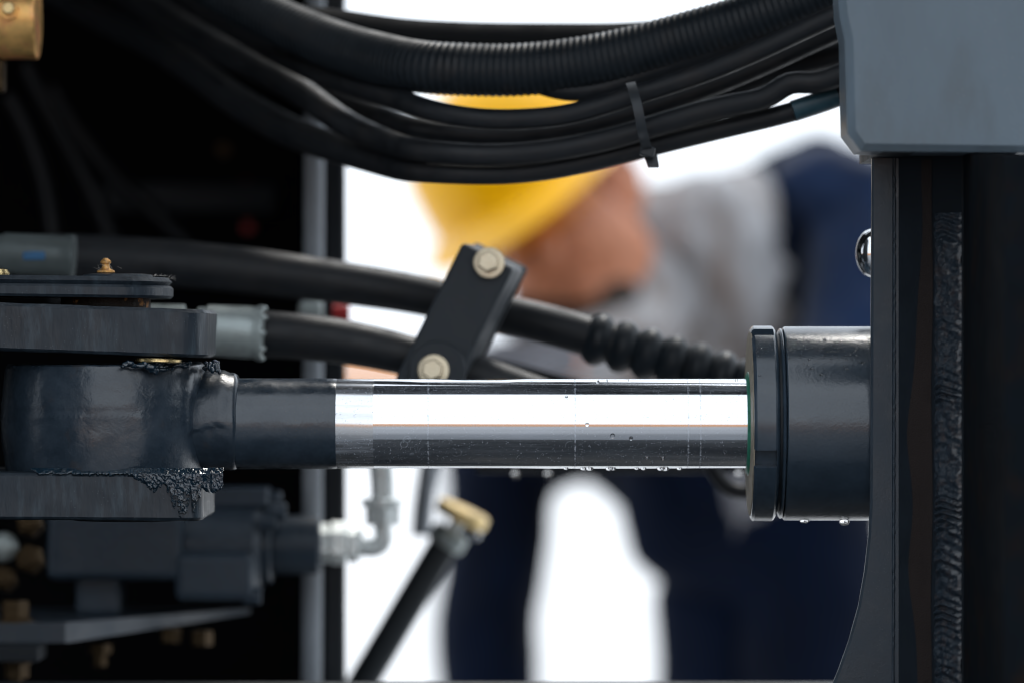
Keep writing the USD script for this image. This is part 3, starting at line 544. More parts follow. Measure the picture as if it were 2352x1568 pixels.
V = np.array(V); i, j = np.meshgrid(np.arange(nz_ - 1), np.arange(nt - 1), indexing='ij'); a = (i * nt + j).ravel()
F = np.vstack([np.stack([a, a + 1, a + nt + 1], 1), np.stack([a, a + nt + 1, a + nt], 1)])
wt = trimesh.Trimesh(V, F, process=False)
if wt.face_normals[:, 1].mean() > 0: wt.invert()
part('weld_bead', wt, M['weld'], br, 'rippled weld bead', smooth=50)
bx = [wD, (wD[0] - 0.001, -0.40), (wD[0] + 0.03, -0.40), (wD[0] + 0.03, wD[1])]
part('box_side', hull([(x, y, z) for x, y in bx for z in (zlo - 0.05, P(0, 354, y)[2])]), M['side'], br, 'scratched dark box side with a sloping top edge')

# upper-right block
yb_ = -0.19
k_ = lambda px, py, y=yb_: P(px, py, y)
outl = [(1924, -120), (1932, 30), (1944, 90), (1946, 240), (1948, 306), (1978, 347), (2600, 352), (2600, -120)]
q = [(k_(a, b)[0], k_(a, b)[2]) for a, b in outl]
blk = slab(q, yb_, -0.12, 0.004)
vb, fb = arr(blk); piv = k_(2100, 350)
vb = np.array(vb); lean = np.clip((vb[:, 2] - piv[2]), -0.01, 1) * math.tan(math.radians(9))
vb[:, 1] += lean * (vb[:, 1] < -0.15)
t = thing('counter_block', 'smooth blue grey steel block in the upper right corner', 'machine block', piv)
part('block', trimesh.Trimesh(vb, fb, process=False), M['block'], t, smooth=30)

u0, u1 = P(2030, 356, -0.185), P(2700, 330, -0.185)
part('underside', hull([(x, y, z) for x in (u0[0], u1[0]) for y in (-0.185, 0.03) for z in (u0[2] + 0.002, u0[2] + 0.02)]), M['dark'], t)

c = P(2003, 582, 0.05)
solo('chrome_dome', spheric(c, (R(38), R(40), R(56)), 4), M['chrome2'], 'shiny chrome dome peeking out behind the bracket plate', 'dome cap')

# ------------------------------------------------------------------ hoses above
def hose(name, pts, y, r, label, mname='rubber', cat='hose', group=None, n=160, seg=22, rf=None):
    t = PP(pts, y); rr = [R(q, yy) for q, yy in zip(np.broadcast_to(r, len(pts)), np.broadcast_to(np.asarray(y, float), len(pts)))]
    return tube(t, rr, n, seg, rf)
G = 'black hoses sagging in the bundle'
def ys(pts, a, b): return W(np.interp([p[0] for p in pts], [100, 1000, 1500, 2050], [a, b, b - 0.02, b - 0.05]))
pts = [(380, -110), (460, -50), (565, 12), (680, 68), (784, 110), (880, 138), (985, 156), (1086, 161), (1153, 162), (1288, 152), (1422, 128), (1568, 88), (1700, 48), (1830, 2), (1950, -40)]
yy = ys(pts, 0.30, 0.09)
solo('corrugated_conduit', hose('c', pts, yy, [50, 51, 52, 54, 57, 60, 60, 60, 60, 60, 60, 58, 56, 54, 54], '', n=1300, seg=28, rf=lambda q: 0.00038 * np.sign(np.sin(q * 2 * PI / 0.0048)) * np.abs(np.sin(q * 2 * PI / 0.0048)) ** 0.7), M['rubber2'],
     'black corrugated conduit, the thickest and topmost ribbed tube of the bundle', 'conduit', G, smooth=60)
pts = [(640, 70), (790, 82), (900, 98), (1000, 106), (1100, 110), (1300, 112), (1500, 106), (1700, 70), (1900, 20), (2000, -20)]
solo('flat_hose', hose('c', pts, ys(pts, 0.22, 0.16), 58, ''), M['matte'], 'smooth thick black hose lying straight behind the corrugated conduit', 'hose', G, smooth=60)
HS = [([(1180, 300), (1300, 290), (1422, 250), (1568, 202), (1700, 158), (1830, 108), (1960, 60)], 0.2, 0.15, 30, 'dark hose at the back of the bundle, seen only right of the cable tie'),
      ([(1180, 330), (1300, 318), (1422, 288), (1568, 240), (1700, 196), (1790, 158), (1860, 140), (1960, 112)], 0.2, 0.14, 28, 'dark hose at the back, low in the bundle and ending behind the grey block'),
      ([(30, -75), (130, -18), (250, 48), (370, 110), (537, 228), (660, 300), (784, 344), (900, 381), (1000, 396), (1120, 400), (1250, 391), (1422, 354), (1568, 318), (1700, 287), (1803, 262), (1950, 212)], 0.50, 0.085, [30, 30, 30, 30, 30, 30, 29, 27, 26, 25, 25, 25, 24, 23, 23, 23], 'lowest black hose of the bundle, curving under all the others'),
      ([(200, -75), (336, 12), (521, 122), (705, 222), (784, 278), (900, 330), (1000, 350), (1120, 356), (1250, 348), (1422, 314), (1568, 270), (1700, 238), (1770, 218), (1815, 192), (1870, 190), (1920, 176), (1970, 158)], 0.46, 0.075, 26, 'second lowest black hose of the bundle, just above the lowest one'),
      ([(250, -70), (400, 15), (560, 110), (700, 184), (784, 230), (900, 278), (1000, 302), (1120, 312), (1250, 303), (1422, 268), (1568, 222), (1700, 172), (1860, 100), (1960, 55)], 0.55, 0.10, 24, 'middle black hose of the bundle, third from the bottom'),
      ([(330, -75), (453, 5), (638, 118), (784, 186), (850, 208), (920, 230), (990, 254), (1060, 268), (1120, 274), (1220, 273), (1300, 264), (1422, 230), (1568, 184), (1700, 135), (1860, 62), (1960, 18)], 0.42, 0.07, 24, 'black hose directly under the slit of yellow, fourth from the bottom'),
      ([(1140, 165), (1230, 190), (1300, 208), (1350, 208), (1422, 190), (1568, 138), (1700, 92), (1860, 22), (1960, -25)], 0.12, 0.09, 24, 'short black hose between the conduit and the tied hoses on the right')]
for pts, a, b, r, lb in HS:
    y_ = ys(pts, a, b)
    r = np.broadcast_to(np.asarray(r, float), len(pts)) * np.interp([p[0] for p in pts], [300, 700, 900, 1000], [1.25, 1.25, 1.12, 1.0])
    t = thing('bundle_hose', lb, 'hose', P(pts[0][0], pts[0][1], y_[0]), G)
    part('hose', hose('h', pts, y_, r, ''), M['rubber'], t, smooth=60)
    if 'lowest black hose of the bundle, curving' in lb:
        part('tape', tube(PP([(1822, 256), (1870, 240), (1925, 221)], W(0.042)), R(25), 40, 22), M['tape'], t, 'teal tape band', smooth=60)
# cable tie round the bundle
tie = thing('cable_tie', 'black cable tie strapped around the hose bundle with its tail sticking out', 'cable tie', P(1500, 385, float(W(0.06)) - 0.012))
ring = [(1448, 190, 0.045), (1456, 215, 0.036), (1464, 245, 0.032), (1470, 275, 0.032), (1476, 305, 0.035), (1484, 335, 0.042), (1490, 352, 0.05)]
rv = np.array([P(q[0], q[1], float(W(q[2])) - 0.012) for q in ring]); wdt = np.array([R(11), 0, R(2)])
cs_ = CubicSpline(np.arange(len(rv)), rv); rp = cs_(np.linspace(0, len(rv) - 1, 40))
strap = [rp - wdt, rp + wdt, rp + wdt + [0, -0.0022, 0], rp - wdt + [0, -0.0022, 0]]; vv = np.vstack(strap); n = len(rp); F = []
for e in range(4):
    o, o2 = e * n, ((e + 1) % 4) * n
    F += [(o + i, o + i + 1, o2 + i + 1) for i in range(n - 1)] + [(o + i, o2 + i + 1, o2 + i) for i in range(n - 1)]
tt = trimesh.Trimesh(vv, np.array(F), process=False)
part('strap', tt, M['tie'], tie, smooth=False)
part('buckle', rot(rbox(P(1487, 348, float(W(0.046)) - 0.012), (R(34), R(22), R(26)), 0.0015), (0, 1, 0), 14, P(1487, 348, float(W(0.046)) - 0.012)), M['tie'], tie)
part('tail', hull(np.vstack([rbox(P(1494, 356, float(W(0.05)) - 0.012), (R(31), R(6), R(8)), 0.0006).vertices, rbox(P(1501, 382, float(W(0.048)) - 0.012), (R(26), R(6), R(8)), 0.0006).vertices])), M['tie'], tie)

# faint hoses in the engine bay
for pts, r, y_, lb in [([(20, 220), (70, 320), (105, 430), (125, 560), (135, 700)], 17, 0.62, 'dim black hose hanging nearest the left edge in the engine bay'),
                       ([(60, 150), (110, 250), (170, 360), (225, 470), (265, 580), (290, 700)], 19, 0.66, 'dim black hose hanging in the middle of the dark engine bay'),
                       ([(120, 200), (200, 330), (290, 430), (380, 510), (460, 590), (540, 640)], 18, 0.72, 'dim black hose sweeping to the right in the engine bay')]:
    solo('bay_hose', hose('b', pts, W(y_), r, '', n=60), M['rubber'], lb, 'hose', 'hoses in the dark engine bay', smooth=60)

# ------------------------------------------------------------------ zinc clamp top left
t = thing('zinc_clamp', 'yellow zinc pipe clamp with bolt in the upper left corner', 'clamp', P(0, 130, W(0.12)))
y = float(W(0.13))
part('clamp_shell', lathe([(0, R(92, y)), (0.002, R(95, y)), (R(160, y), R(95, y)), (R(163, y), R(92, y))], P(-75, 42, y), (1, 0, 0), 72), M['zinc'], t)
bb = part('bolt', hexa(P(20, 26, y - R(92, y)), P(20, 26, y - R(92, y)) + [0, -0.007, 0], R(24, y), turn=0.3), M['zinc'], t)
part('stud_end', rod(P(24, 22, y - R(96, y)) + [0, -0.004, 0], P(24, 22, y - R(96, y)) + [0, -0.016, 0], R(14, y)), M['brass'], bb)
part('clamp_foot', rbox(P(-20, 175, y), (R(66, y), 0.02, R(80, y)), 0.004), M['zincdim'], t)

# ------------------------------------------------------------------ middle hoses with clamp
def ferrule(parent, pa, pb, r, y, m='pale'):
    a, b = P(*pa, y), P(*pb, y); Ld = np.linalg.norm(b - a); r = R(r, y)
    f = part('ferrule', lathe([(0, r * 0.82), (0.001, r * 0.86), (Ld * 0.12, r * 0.88), (Ld * 0.16, r * 0.97), (Ld * 0.80, r), (Ld * 0.86, r * 0.97), (Ld * 0.93, r * 1.06), (Ld * 0.98, r * 1.07), (Ld, r * 1.0)], a, b - a, 48), M[m], parent, smooth=40)
    return f, a, b
h1 = thing('hydraulic_hose', 'upper black hydraulic hose running from pale ferrule through the clamp to the barrel', 'hose', P(150, 640, W(0.16)), 'hydraulic hoses in the clamp')
pts = [(120, 592), (260, 598), (420, 608), (600, 626), (800, 652), (1000, 686), (1100, 710), (1200, 732), (1350, 772), (1420, 793)]
yh = W(np.interp([p[0] for p in pts], [100, 1000, 1350], [W(0.17), W(0.155), 0.19]))
part('hose', tube(PP(pts, yh), [R(q, W(0.17)) for q in (56, 57, 56, 54, 50, 46, 46, 46, 46, 46)], 160, 28), M['rubber'], h1, smooth=60)
pts = [(1345, 771), (1420, 793), (1520, 822), (1620, 852), (1720, 884), (1800, 910)]
part('spiral_guard', tube(PP(pts, W(0.19)), R(52, W(0.19)), 700, 28, rf=lambda q: R(9, W(0.19)) * (2 * np.abs(np.sin(q * PI / R(59, W(0.19)))) ** 0.8 - 1)), M['rubber2'], h1, 'ribbed black sleeve', smooth=60)
f, a, b = ferrule(h1, (-20, 582), (172, 592), 50, W(0.15), 'dimferrule')
mk = P(78, 588, W(0.15) - R(49, W(0.15))); part('blue_mark', rbox(mk + [0, 0.001, 0], (R(52, W(0.15)), 0.004, R(20, W(0.15))), 0.0015), M['blue_mark'], f)
part('coupling', hexa(P(-60, 580, W(0.15)), P(-10, 583, W(0.15)), R(48, W(0.15))), M['dimferrule'], h1)
h2 = thing('hydraulic_hose', 'lower black hydraulic hose with pale crimped ferrule beside the upper lug', 'hose', P(600, 830, W(0.16)), 'hydraulic hoses in the clamp')
pts = [(540, 764), (650, 770), (760, 781), (860, 798), (960, 822), (1060, 850), (1180, 890), (1300, 935)]
part('hose', tube(PP(pts, W(0.155)), [R(q, W(0.155)) for q in (54, 53, 52, 49, 46, 46, 46, 46)], 120, 28), M['rubber'], h2, smooth=60)
f, a, b = ferrule(h2, (452, 757), (604, 765), 60, W(0.13))
for k in range(10):
    th = k * 2 * PI / 10; d_, u_, w_ = frame(b - a)
    part('crimp_tooth', spheric(b + (u_ * math.cos(th) + w_ * math.sin(th)) * R(59, W(0.13)), R(7, W(0.13)), 1), M['pale'], f)
part('coupling', hexa(P(320, 752, W(0.13)), P(424, 754, W(0.13)), R(56, W(0.13)), turn=0.26), M['pale'], h2)
part('collar', rod(P(420, 754, W(0.13)), P(456, 757, W(0.13)), R(42, W(0.13))), M['pale'], h2)

y = float(W(0.145))
cl = thing('hose_clamp', 'slanted dark grey clamp block holding the two hoses with two bolts', 'hose clamp', P(1010, 870, y))
ang = math.degrees(math.atan2(1123 - 995, 850 - 595))
cc = P(1056, 745, y)
bk = rbox(cc, (R(132, y), 0.06, R(352, y)), 0.0035)
bk = rot(rot(bk, (0, 1, 0), ang, cc), (0, 0, 1), -8, cc)
part('block', bk, M['clamp'], cl)
bk2 = rbox(cc + [0, 0.036, 0], (R(138, y), 0.010, R(360, y)), 0.003)
part('back_plate', rot(rot(bk2, (0, 1, 0), ang, cc), (0, 0, 1), -8, cc), M['dark'], cl)
for px, py in ((1124, 604), (996, 850)):
    c = P(px, py, y - 0.036); nrm = np.array([-0.10, -1, 0.10]); nrm /= np.linalg.norm(nrm)
    b_ = part('washer', lathe([(0, R(35, y)), (0.0016, R(36, y)), (0.0022, R(33, y))], c, nrm, 40), M['zincpale'], cl)
    part('bolt_head', hexa(c + nrm * 0.002, c + nrm * 0.010, R(25, y), 0.001, 0.4), M['zincpale'], b_)
cr = P(1005, 850, y - 0.034)
part('raised_ring', rot(lathe([(0, R(66, y)), (0.0012, R(64, y))], cr, (0, -1, 0), 48), (0, 0, 1), -8, cr), M['clamp'], cl)

# ------------------------------------------------------------------ pump, fittings, shelf at the bottom left
y = float(W(0.30))
pu = thing('hydraulic_pump', 'dark grey hydraulic pump body behind the lower lug', 'pump', P(400, 1400, y))
def xr(x0, x1, cy, r, bev=4, yy=y): return lathe([(0, R(r - bev, yy)), (R(bev, yy), R(r, yy)), (R(x1 - x0 - bev, yy), R(r, yy)), (R(x1 - x0, yy), R(r - bev, yy))], P(x0, cy, yy), (1, 0, 0), 56)
def xbox(x0, x1, y0, y1, dep, yy=y, r=6): 
    a, b = P(x0, y0, yy), P(x1, y1, yy); return rbox((a + b) / 2, (abs(b[0] - a[0]), dep, abs(b[2] - a[2])), R(r, yy))
part('housing', xr(418, 602, 1245, 122, 14), M['pump'], pu)
part('flange', xr(598, 626, 1248, 92, 5), M['pump'], pu)
part('nose', xr(624, 738, 1250, 68, 7), M['pump'], pu)
part('rear_body', xbox(120, 430, 1170, 1325, 0.09, r=20), M['pump'], pu)
part('lower_block', xbox(412, 590, 1262, 1372, 0.10, r=22), M['pump'], pu)
part('support_leg', xbox(182, 282, 1180, 1408, 0.06, r=14), M['pump'], pu)
part('top_cover', xbox(480, 618, 1118, 1160, 0.06), M['pump'], pu)
part('top_cap', xr(612, 648, 1150, 24, 5), M['pump'], pu)
for cx_, cy_ in ((578, 1352), (612, 1180), (636, 1160)):
    part('bolt', cat_(rod(P(cx_ - 18, cy_ + 15, y - 0.04), P(cx_ + 22, cy_ + 15, y - 0.04), R(20, y))), M['pump'], pu)

ft = thing('pipe_fitting', 'zinc steel elbow fitting and pipe screwed into the pump nose', 'fitting', P(830, 1290, y))
y = float(W(0.31))
def xh(x0, x1, cy, r, yy=y): return hexa(P(x0, cy, yy), P(x1, cy, yy), R(r, yy), 0.0008, 0.5)
part('adapter', xh(722, 756, 1246, 46), M['steel'], ft); part('nut', xh(760, 796, 1246, 50), M['steel'], ft); part('nut', xh(799, 823, 1248, 43), M['steel'], ft)
part('thread', xr(730, 832, 1248, 32, 2, y), M['steel'], ft)
part('elbow', tube(PP([(820, 1257), (852, 1257), (868, 1254), (878, 1244), (881, 1228), (881, 1195)], y), R(20, y), 50, 24), M['steel'], ft, smooth=60)
part('nut', hexa(P(879, 1204, y), P(879, 1160, y), R(41, y), 0.001, 0.2), M['steel'], ft)
part('nut_collar', rod(P(878, 1162, y), P(878, 1144, y), R(46, y)), M['steel'], ft)
part('pipe', tube(PP([(878, 1150), (878, 1110), (874, 1070), (866, 1030), (850, 985), (830, 940)], y), R(26, y), 50, 24), M['steel'], ft, smooth=60)

sh = thing('pump_shelf', 'dark tapered steel shelf under the pump with zinc bolts through it', 'shelf', P(150, 1480, W(0.2)))
yn, yfar = float(W(0.20)), float(W(0.35))
top = lambda px, y_: np.array([P(px, 0, y_)[0], y_, P(0, 1429, yn)[2]])
zt_ = P(0, 1429, yn)[2]; zb_ = P(0, 1475, yn)[2]
pA = [(P(-160, 0, yn)[0], yn), (P(150, 0, yn)[0], yn), (P(160, 0, yn)[0], yn + 0.004)]; far = [(P(575, 0, yfar)[0], yfar), (P(-160, 0, yfar)[0], yfar)]
part('plate', hull([(x, y_, z) for x, y_ in pA for z in (zt_, zb_)] + [(x, y_, z) for x, y_ in far for z in (zt_, zt_ - 0.004)]), M['pipe'] if False else M['plate'], sh, smooth=20)
part('spacer', xbox(-80, 98, 1476, 1514, 0.06, W(0.2)), M['dark'], sh)
def vbolt(px, ytop, ybot, r, y_, washer=None, mname='zincdim'):
    y_ = float(W(y_))
    a, b = P(px, ybot, y_), P(px, ytop, y_)
    bo = part('bolt', hexa(a, b, R(r, y_), 0.0008, 0.35), M[mname], sh)
    if washer:
        c = P(px, washer[0], y_); part('washer', lathe([(0, R(washer[1], y_)), (0.0022, R(washer[1], y_))], c, (0, 0, 1), 40), M[mname], bo)
vbolt(34, 1378, 1420, 33, 0.21, (1427, 44)); vbolt(38, 1521, 1556, 30, 0.21, (1522, 37)); vbolt(38, 1556, 1600, 14, 0.21)
vbolt(392, 1440, 1474, 25, 0.28); vbolt(464, 1446, 1482, 26, 0.28); vbolt(230, 1476, 1500, 28, 0.28); vbolt(230, 1500, 1530, 16, 0.28)

y = float(W(0.22))
gf = thing('gold_fitting', 'cluster of yellow zinc nuts on a pipe end at the lower left edge', 'fitting', P(40, 1345, y))
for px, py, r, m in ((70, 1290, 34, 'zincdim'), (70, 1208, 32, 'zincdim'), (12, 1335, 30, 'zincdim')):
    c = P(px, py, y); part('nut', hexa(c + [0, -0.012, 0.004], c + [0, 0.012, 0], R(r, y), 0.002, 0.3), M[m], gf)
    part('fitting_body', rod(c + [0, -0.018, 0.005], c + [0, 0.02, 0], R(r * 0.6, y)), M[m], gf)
part('pipe_end', spheric(P(8, 1255, y), R(36, y), 3), M['pale'], gf, 'grey round pipe end')

# diagonal strut behind
y = float(W(0.50))
stt = thing('gas_strut', 'black diagonal strut with pale ring and yellow zinc flange at its top', 'strut', P(800, 1620, y))
a, b = P(760, 1690, y), P(1024, 1243, y); d = (b - a) / np.linalg.norm(b - a)
part('tube', rod(a, b, R(35, y), 0.002), M['strut'], stt)
part('ring', lathe([(0, R(40, y)), (0.003, R(45, y)), (0.012, R(45, y)), (0.015, R(38, y))], b - d * 0.004, d, 48), M['pale'], stt, 'pale grey end ring')
part('stem', rod(b, b + d * 0.03, R(16, y)), M['steel'], stt)
fc = P(1061, 1180, y); nd = np.array([0.42, -0.05, 0.9]); nd /= np.linalg.norm(nd)
part('zinc_flange', lathe([(-R(16, y), R(58, y)), (-R(12, y), R(63, y)), (R(12, y), R(63, y)), (R(16, y), R(58, y))], fc, nd, 48), M['cream'], stt, 'yellow zinc flange')
part('ball_stud', spheric(P(1095, 1228, y - 0.01), R(9, y), 3), M['chrome2'], stt)
solo('pale_pipe', tube(PP([(990, 980), (984, 1080), (978, 1120), (972, 1165), (968, 1230)], W(0.62)), R(23, W(0.62)), 40, 20), M['pipe'], 'pale grey pipe behind the rod beside the strut', 'pipe', smooth=60)
solo('loop_hose', tube(PP([(1560, 1000), (1640, 1080), (1672, 1118), (1710, 1128), (1760, 1110), (1830, 1080), (1900, 1000)], W(0.26)), R(17, W(0.26)), 60, 18), M['rubber'], 'thin black hose loop hanging below the gland nut', 'hose', smooth=60)

# ------------------------------------------------------------------ water drops
def drop(c, r, flat=(1, 1, 1), name='water_drop', label=None, group=None):
    s = trimesh.creation.icosphere(3); q = np.array(s.vertices); q[:, 2] *= np.where(q[:, 2] > 0, 0.8, 1.0)
    solo(name, trimesh.Trimesh(q * np.asarray(flat) * r + c, s.faces, process=False), M['water'], label, 'water drop', group, smooth=True)
def on_rod(px, py, rad=102.6):
    dz = P(0, py)[2] - zc; rr = rad * S; dz = np.clip(dz, -rr, rr); return np.array([X(px), -math.sqrt(rr * rr - dz * dz), zc + dz])
for i, (px, r) in enumerate([(1340, 7), (1354, 8), (1399, 8), (1407, 7), (1478, 6), (1517, 8), (1527, 9), (1462, 5), (1300, 5), (1560, 6)]):
    drop(np.array([X(px), -0.004, zc - 102.3 * S]), r * 0.72 * S, (1.5, 1.2, 0.9), label='clear water drop hanging from the underside of the chrome rod', group='water drops under the rod')
for i, (px, py, r) in enumerate([(1347, 972, 6), (1405, 997, 7), (1447, 1003, 6), (1484, 1046, 6), (1520, 1047, 7), (1497, 1058, 5), (1468, 1060, 5), (1300, 910, 5), (1372, 876, 6), (1392, 874, 5), (1440, 873, 5), (1690, 873, 5)]):
    drop(on_rod(px, py), r * 0.85 * S, (0.9, 0.5, 1.1), label='tiny water drop sitting on the front of the chrome rod', group='water drops on the rod')
drop(np.array([X(1937), -0.01, zc - 224 * S]), 9 * S, (1.3, 1, 0.9), label='bright water drop hanging under the barrel', group=None)
drop(np.array([X(1846), -0.008, zc - 223 * S]), 6 * S, (1.8, 1, 0.7), label='small flat water drop under the barrel left of the bright one', group=None)
for px in (1185, 1260, 1655, 1698):
    drop(P(px, 1088, W(0.28)), R(9, W(0.28)), label='blurred water drop hanging from the cross bar', group='water drops under the cross bar')
bd = []
for i in range(230):
    px = 1728 + abs(g.normal(0, 1)) * 95 if i % 3 else g.uniform(1730, 1990)
    if 1771 < px < 1800 or px > 1995: continue
    py = 775 + g.exponential(14) + g.uniform(0, 20); rad = 223.4 if px < 1772 else 222
    c = on_rod(px, min(py, 900), rad); r = g.uniform(1.2, 3.4) * S
    bd.append(spheric(c, (r * g.uniform(0.9, 1.8), r * 0.8, r), 1))
solo('water_beads', cat_(*bd), M['water'], 'fine water beads scattered over the top of the barrel', 'water', kind='stuff', smooth=True)

# ------------------------------------------------------------------ the worker behind
PK = 0.724
def lm(chs): return limb([[(p, r * PK) for p, r in c] for c in chs])
def Q(px, py, y): return P(px, py, float(W(y)))
hp = Q(1256, 500, 1.92)                       # head centre
pe = thing('person', 'worker in yellow hard hat, grey vest and navy clothes bending to look into the machine', 'person', np.array([0.1, 2.25, 0.0]))
chest, belly, pelvis = Q(1650, 620, 2.12), Q(1620, 820, 2.24), Q(1385, 925, 2.36)
neck0, neck1 = Q(1500, 560, 2.06), Q(1330, 540, 1.97)
shR, shL = Q(1500, 590, 2.03), Q(1880, 440, 2.14)
elR, haR = Q(1470, 790, 1.86), Q(1290, 822, 1.72)
elL, haL = Q(1960, 760, 2.0), Q(1800, 980, 1.85)
hiR, knR, anR = Q(1150, 1030, 2.38), Q(1118, 1690, 2.30), np.array([-0.033, float(W(2.36)), 0.072])
hiL, knL, anL = Q(1585, 1070, 2.36), Q(1680, 1690, 2.20), np.array([0.26, float(W(2.34)), 0.072])
upv = np.array([-0.56, -0.06, 0.82]); upv /= np.linalg.norm(upv)
fwd = np.array([-0.03, -0.96, -0.24]); fwd -= upv * (fwd @ upv); fwd /= np.linalg.norm(fwd); sid = np.cross(fwd, upv)
HK = 1.25 * PK
def hd(a, b, c): return hp + HK * (sid * a + fwd * b + upv * c)       # right, forward, up in metres
def hand(w, d, nrm, side):
    d = d / np.linalg.norm(d) * 1.0; nrm = nrm - d * (nrm @ d); nrm /= np.linalg.norm(nrm); s_ = np.cross(d, nrm) * side * PK; d = d * PK; nrm = nrm * PK
    ch = [[(w, 0.028), (w + d * 0.03, 0.030)], [(w + d * 0.02 + s_ * 0.02, 0.020), (w + d * 0.085 + s_ * 0.028, 0.017)], [(w + d * 0.02 - s_ * 0.02, 0.020), (w + d * 0.085 - s_ * 0.028, 0.016)], [(w + d * 0.085 + s_ * 0.028, 0.016), (w + d * 0.085 - s_ * 0.028, 0.016)]]
    for o, l in ((0.030, 0.070), (0.011, 0.080), (-0.010, 0.074), (-0.030, 0.058)):
        b0 = w + d * 0.085 + s_ * o; b1 = b0 + d * l * 0.5 + nrm * 0.006; b2 = b1 + d * l * 0.25 + nrm * 0.016; b3 = b2 + d * l * 0.12 + nrm * 0.018
        ch.append([(b0, 0.0115), (b1, 0.0105), (b2, 0.0095), (b3, 0.0088)])
    t0 = w + d * 0.03 + s_ * 0.030; t1 = t0 + d * 0.032 + s_ * 0.026 + nrm * 0.01; t2 = t1 + d * 0.03 + s_ * 0.006 + nrm * 0.012
    ch.append([(t0, 0.015), (t1, 0.0125), (t2, 0.0105)])
    return ch
dR, dL = haR - elR, haL - elL
handsR, handsL = hand(haR, np.array([-0.95, -0.25, 0.05]), np.array([0, 0.2, -1.0]), 1), hand(haL, dL, np.array([0.4, 0.2, -0.8]), -1)
skel = [[(pelvis, 0.10), (belly, 0.12), (chest, 0.13)], [(chest, 0.12), (neck0, 0.075)], [(neck0, 0.062), (neck1, 0.055), (hd(0, -0.01, -0.05), 0.06)], [(shR, 0.062), (chest, 0.11), (shL, 0.062)],
        [(shR, 0.055), (elR, 0.043), (haR, 0.030)], [(shL, 0.055), (elL, 0.043), (haL, 0.030)],
        [(pelvis, 0.095), (hiR, 0.075), (knR, 0.055), (anR, 0.042)], [(pelvis, 0.095), (hiL, 0.092), (knL, 0.055), (anL, 0.042)],
        [(anR, 0.042), (anR + [-0.007, -0.11, -0.043], 0.035)], [(anL, 0.042), (anL + [0.02, -0.11, -0.043], 0.035)],
        # head: skull, jaw, chin, nose, brow, ears
        [(hd(0, -0.02, 0.055), 0.088), (hd(0, 0.015, 0.02), 0.080)], [(hd(0, 0.015, 0.02), 0.078), (hd(0, 0.045, -0.075), 0.048)], [(hd(0, 0.045, -0.075), 0.046), (hd(0, 0.072, -0.100), 0.028)],
        [(hd(0, 0.090, 0.012), 0.012), (hd(0, 0.118, -0.028), 0.016)], [(hd(-0.03, 0.082, 0.028), 0.014), (hd(0.03, 0.082, 0.028), 0.014)],
        [(hd(0.02, 0.04, -0.05), 0.07), (hd(0.055, 0.045, -0.085), 0.05), (hd(0.02, 0.06, -0.115), 0.045)], [(hd(-0.02, 0.03, -0.03), 0.078), (hd(-0.045, 0.02, -0.08), 0.06), (hd(0.0, 0.05, -0.11), 0.05)], [(hd(0.084, -0.01, 0.012), 0.016), (hd(0.082, -0.005, -0.025), 0.012)], [(hd(-0.084, -0.01, 0.012), 0.016), (hd(-0.082, -0.005, -0.025), 0.012)],
        [(hd(-0.022, 0.098, -0.066), 0.008), (hd(0.022, 0.098, -0.066), 0.008)]] + [[(Q(1392, 425, 1.98), 0.058), (Q(1392, 620, 1.97), 0.060)]] + handsR + handsL
part('body', smooth_m(lm(skel), 0.012, 8), M['skin'], pe, smooth=True)
for s_ in (-1, 1):
    part('eye', spheric(hd(0.031 * s_, 0.083, 0.004), 0.009, 2), M['boot'], pe, smooth=True)
gv = []
for a_ in np.linspace(-1.15, 1.15, 24):
    for c_, o_ in ((-0.022, 0.0), (0.026, 0.0), (0.026, 0.004), (-0.022, 0.004)):
        gv.append(hd((0.082 + o_) * math.sin(a_), 0.012 + (0.098 + o_) * math.cos(a_), 0.006 + c_ * (1 - 0.25 * abs(a_))))
gf_ = []
for i in range(23):
    for j in range(4):
        k = (j + 1) % 4; gf_ += [(i * 4 + j, i * 4 + k, i * 4 + 4 + k), (i * 4 + j, i * 4 + 4 + k, i * 4 + 4 + j)]
part('safety_glasses', trimesh.Trimesh(np.array(gv), np.array(gf_), process=False), M['amber'], pe, 'amber safety glasses', smooth=60)
part('hair_and_jaw_shade', smooth_m(lm([[(hd(0.068, 0.055, -0.088), 0.050), (hd(0.03, 0.075, -0.128), 0.044), (hd(-0.02, 0.06, -0.125), 0.040)]]), 0.02, 4), M['hair_and_jaw_shade'], pe, smooth=True)  # dark brown blob round the jaw, standing in for shade on the lower face
part('hair_and_jaw_shade', smooth_m(lm([[(hd(0, -0.035, 0.05), 0.092), (hd(0, -0.05, -0.02), 0.075)]]), 0.02, 4), M['hair_and_jaw_shade'], pe, smooth=True)
# hard hat: dome, brim, ridge
th = np.linspace(0, 2 * PI, 64, endpoint=False); V, rows = [], []
pr_ = [(0.155, 0.001), (0.152, 0.03), (0.140, 0.062), (0.118, 0.088), (0.085, 0.106), (0.05, 0.117), (0.045, 0.1225)]
prof_h = [(1.30, -0.012, 1), (1.16, 0.004, 1), (1.01, 0.010, 0), (1.0, 0.035, 0), (0.96, 0.075, 0), (0.85, 0.110, 0), (0.63, 0.136, 0), (0.33, 0.148, 0), (0.001, 0.152, 0)]
for f_, h_, brim in prof_h:
    rx, ry = 0.124 * f_, 0.150 * f_
    if brim: rx, ry = 0.122 + 0.10 * (f_ - 1), 0.148 + 0.13 * (f_ - 1)
    for t_ in th:
        front = max(0.0, math.cos(t_)) ** 1.5 if brim else 0.0
        V.append(hd(rx * math.sin(t_), -0.008 + (ry + front * 0.05 * (f_ - 1) / 0.3) * math.cos(t_), 0.042 + h_ - front * 0.02 * (f_ - 1) / 0.3 * brim))
V = np.array(V); F = []
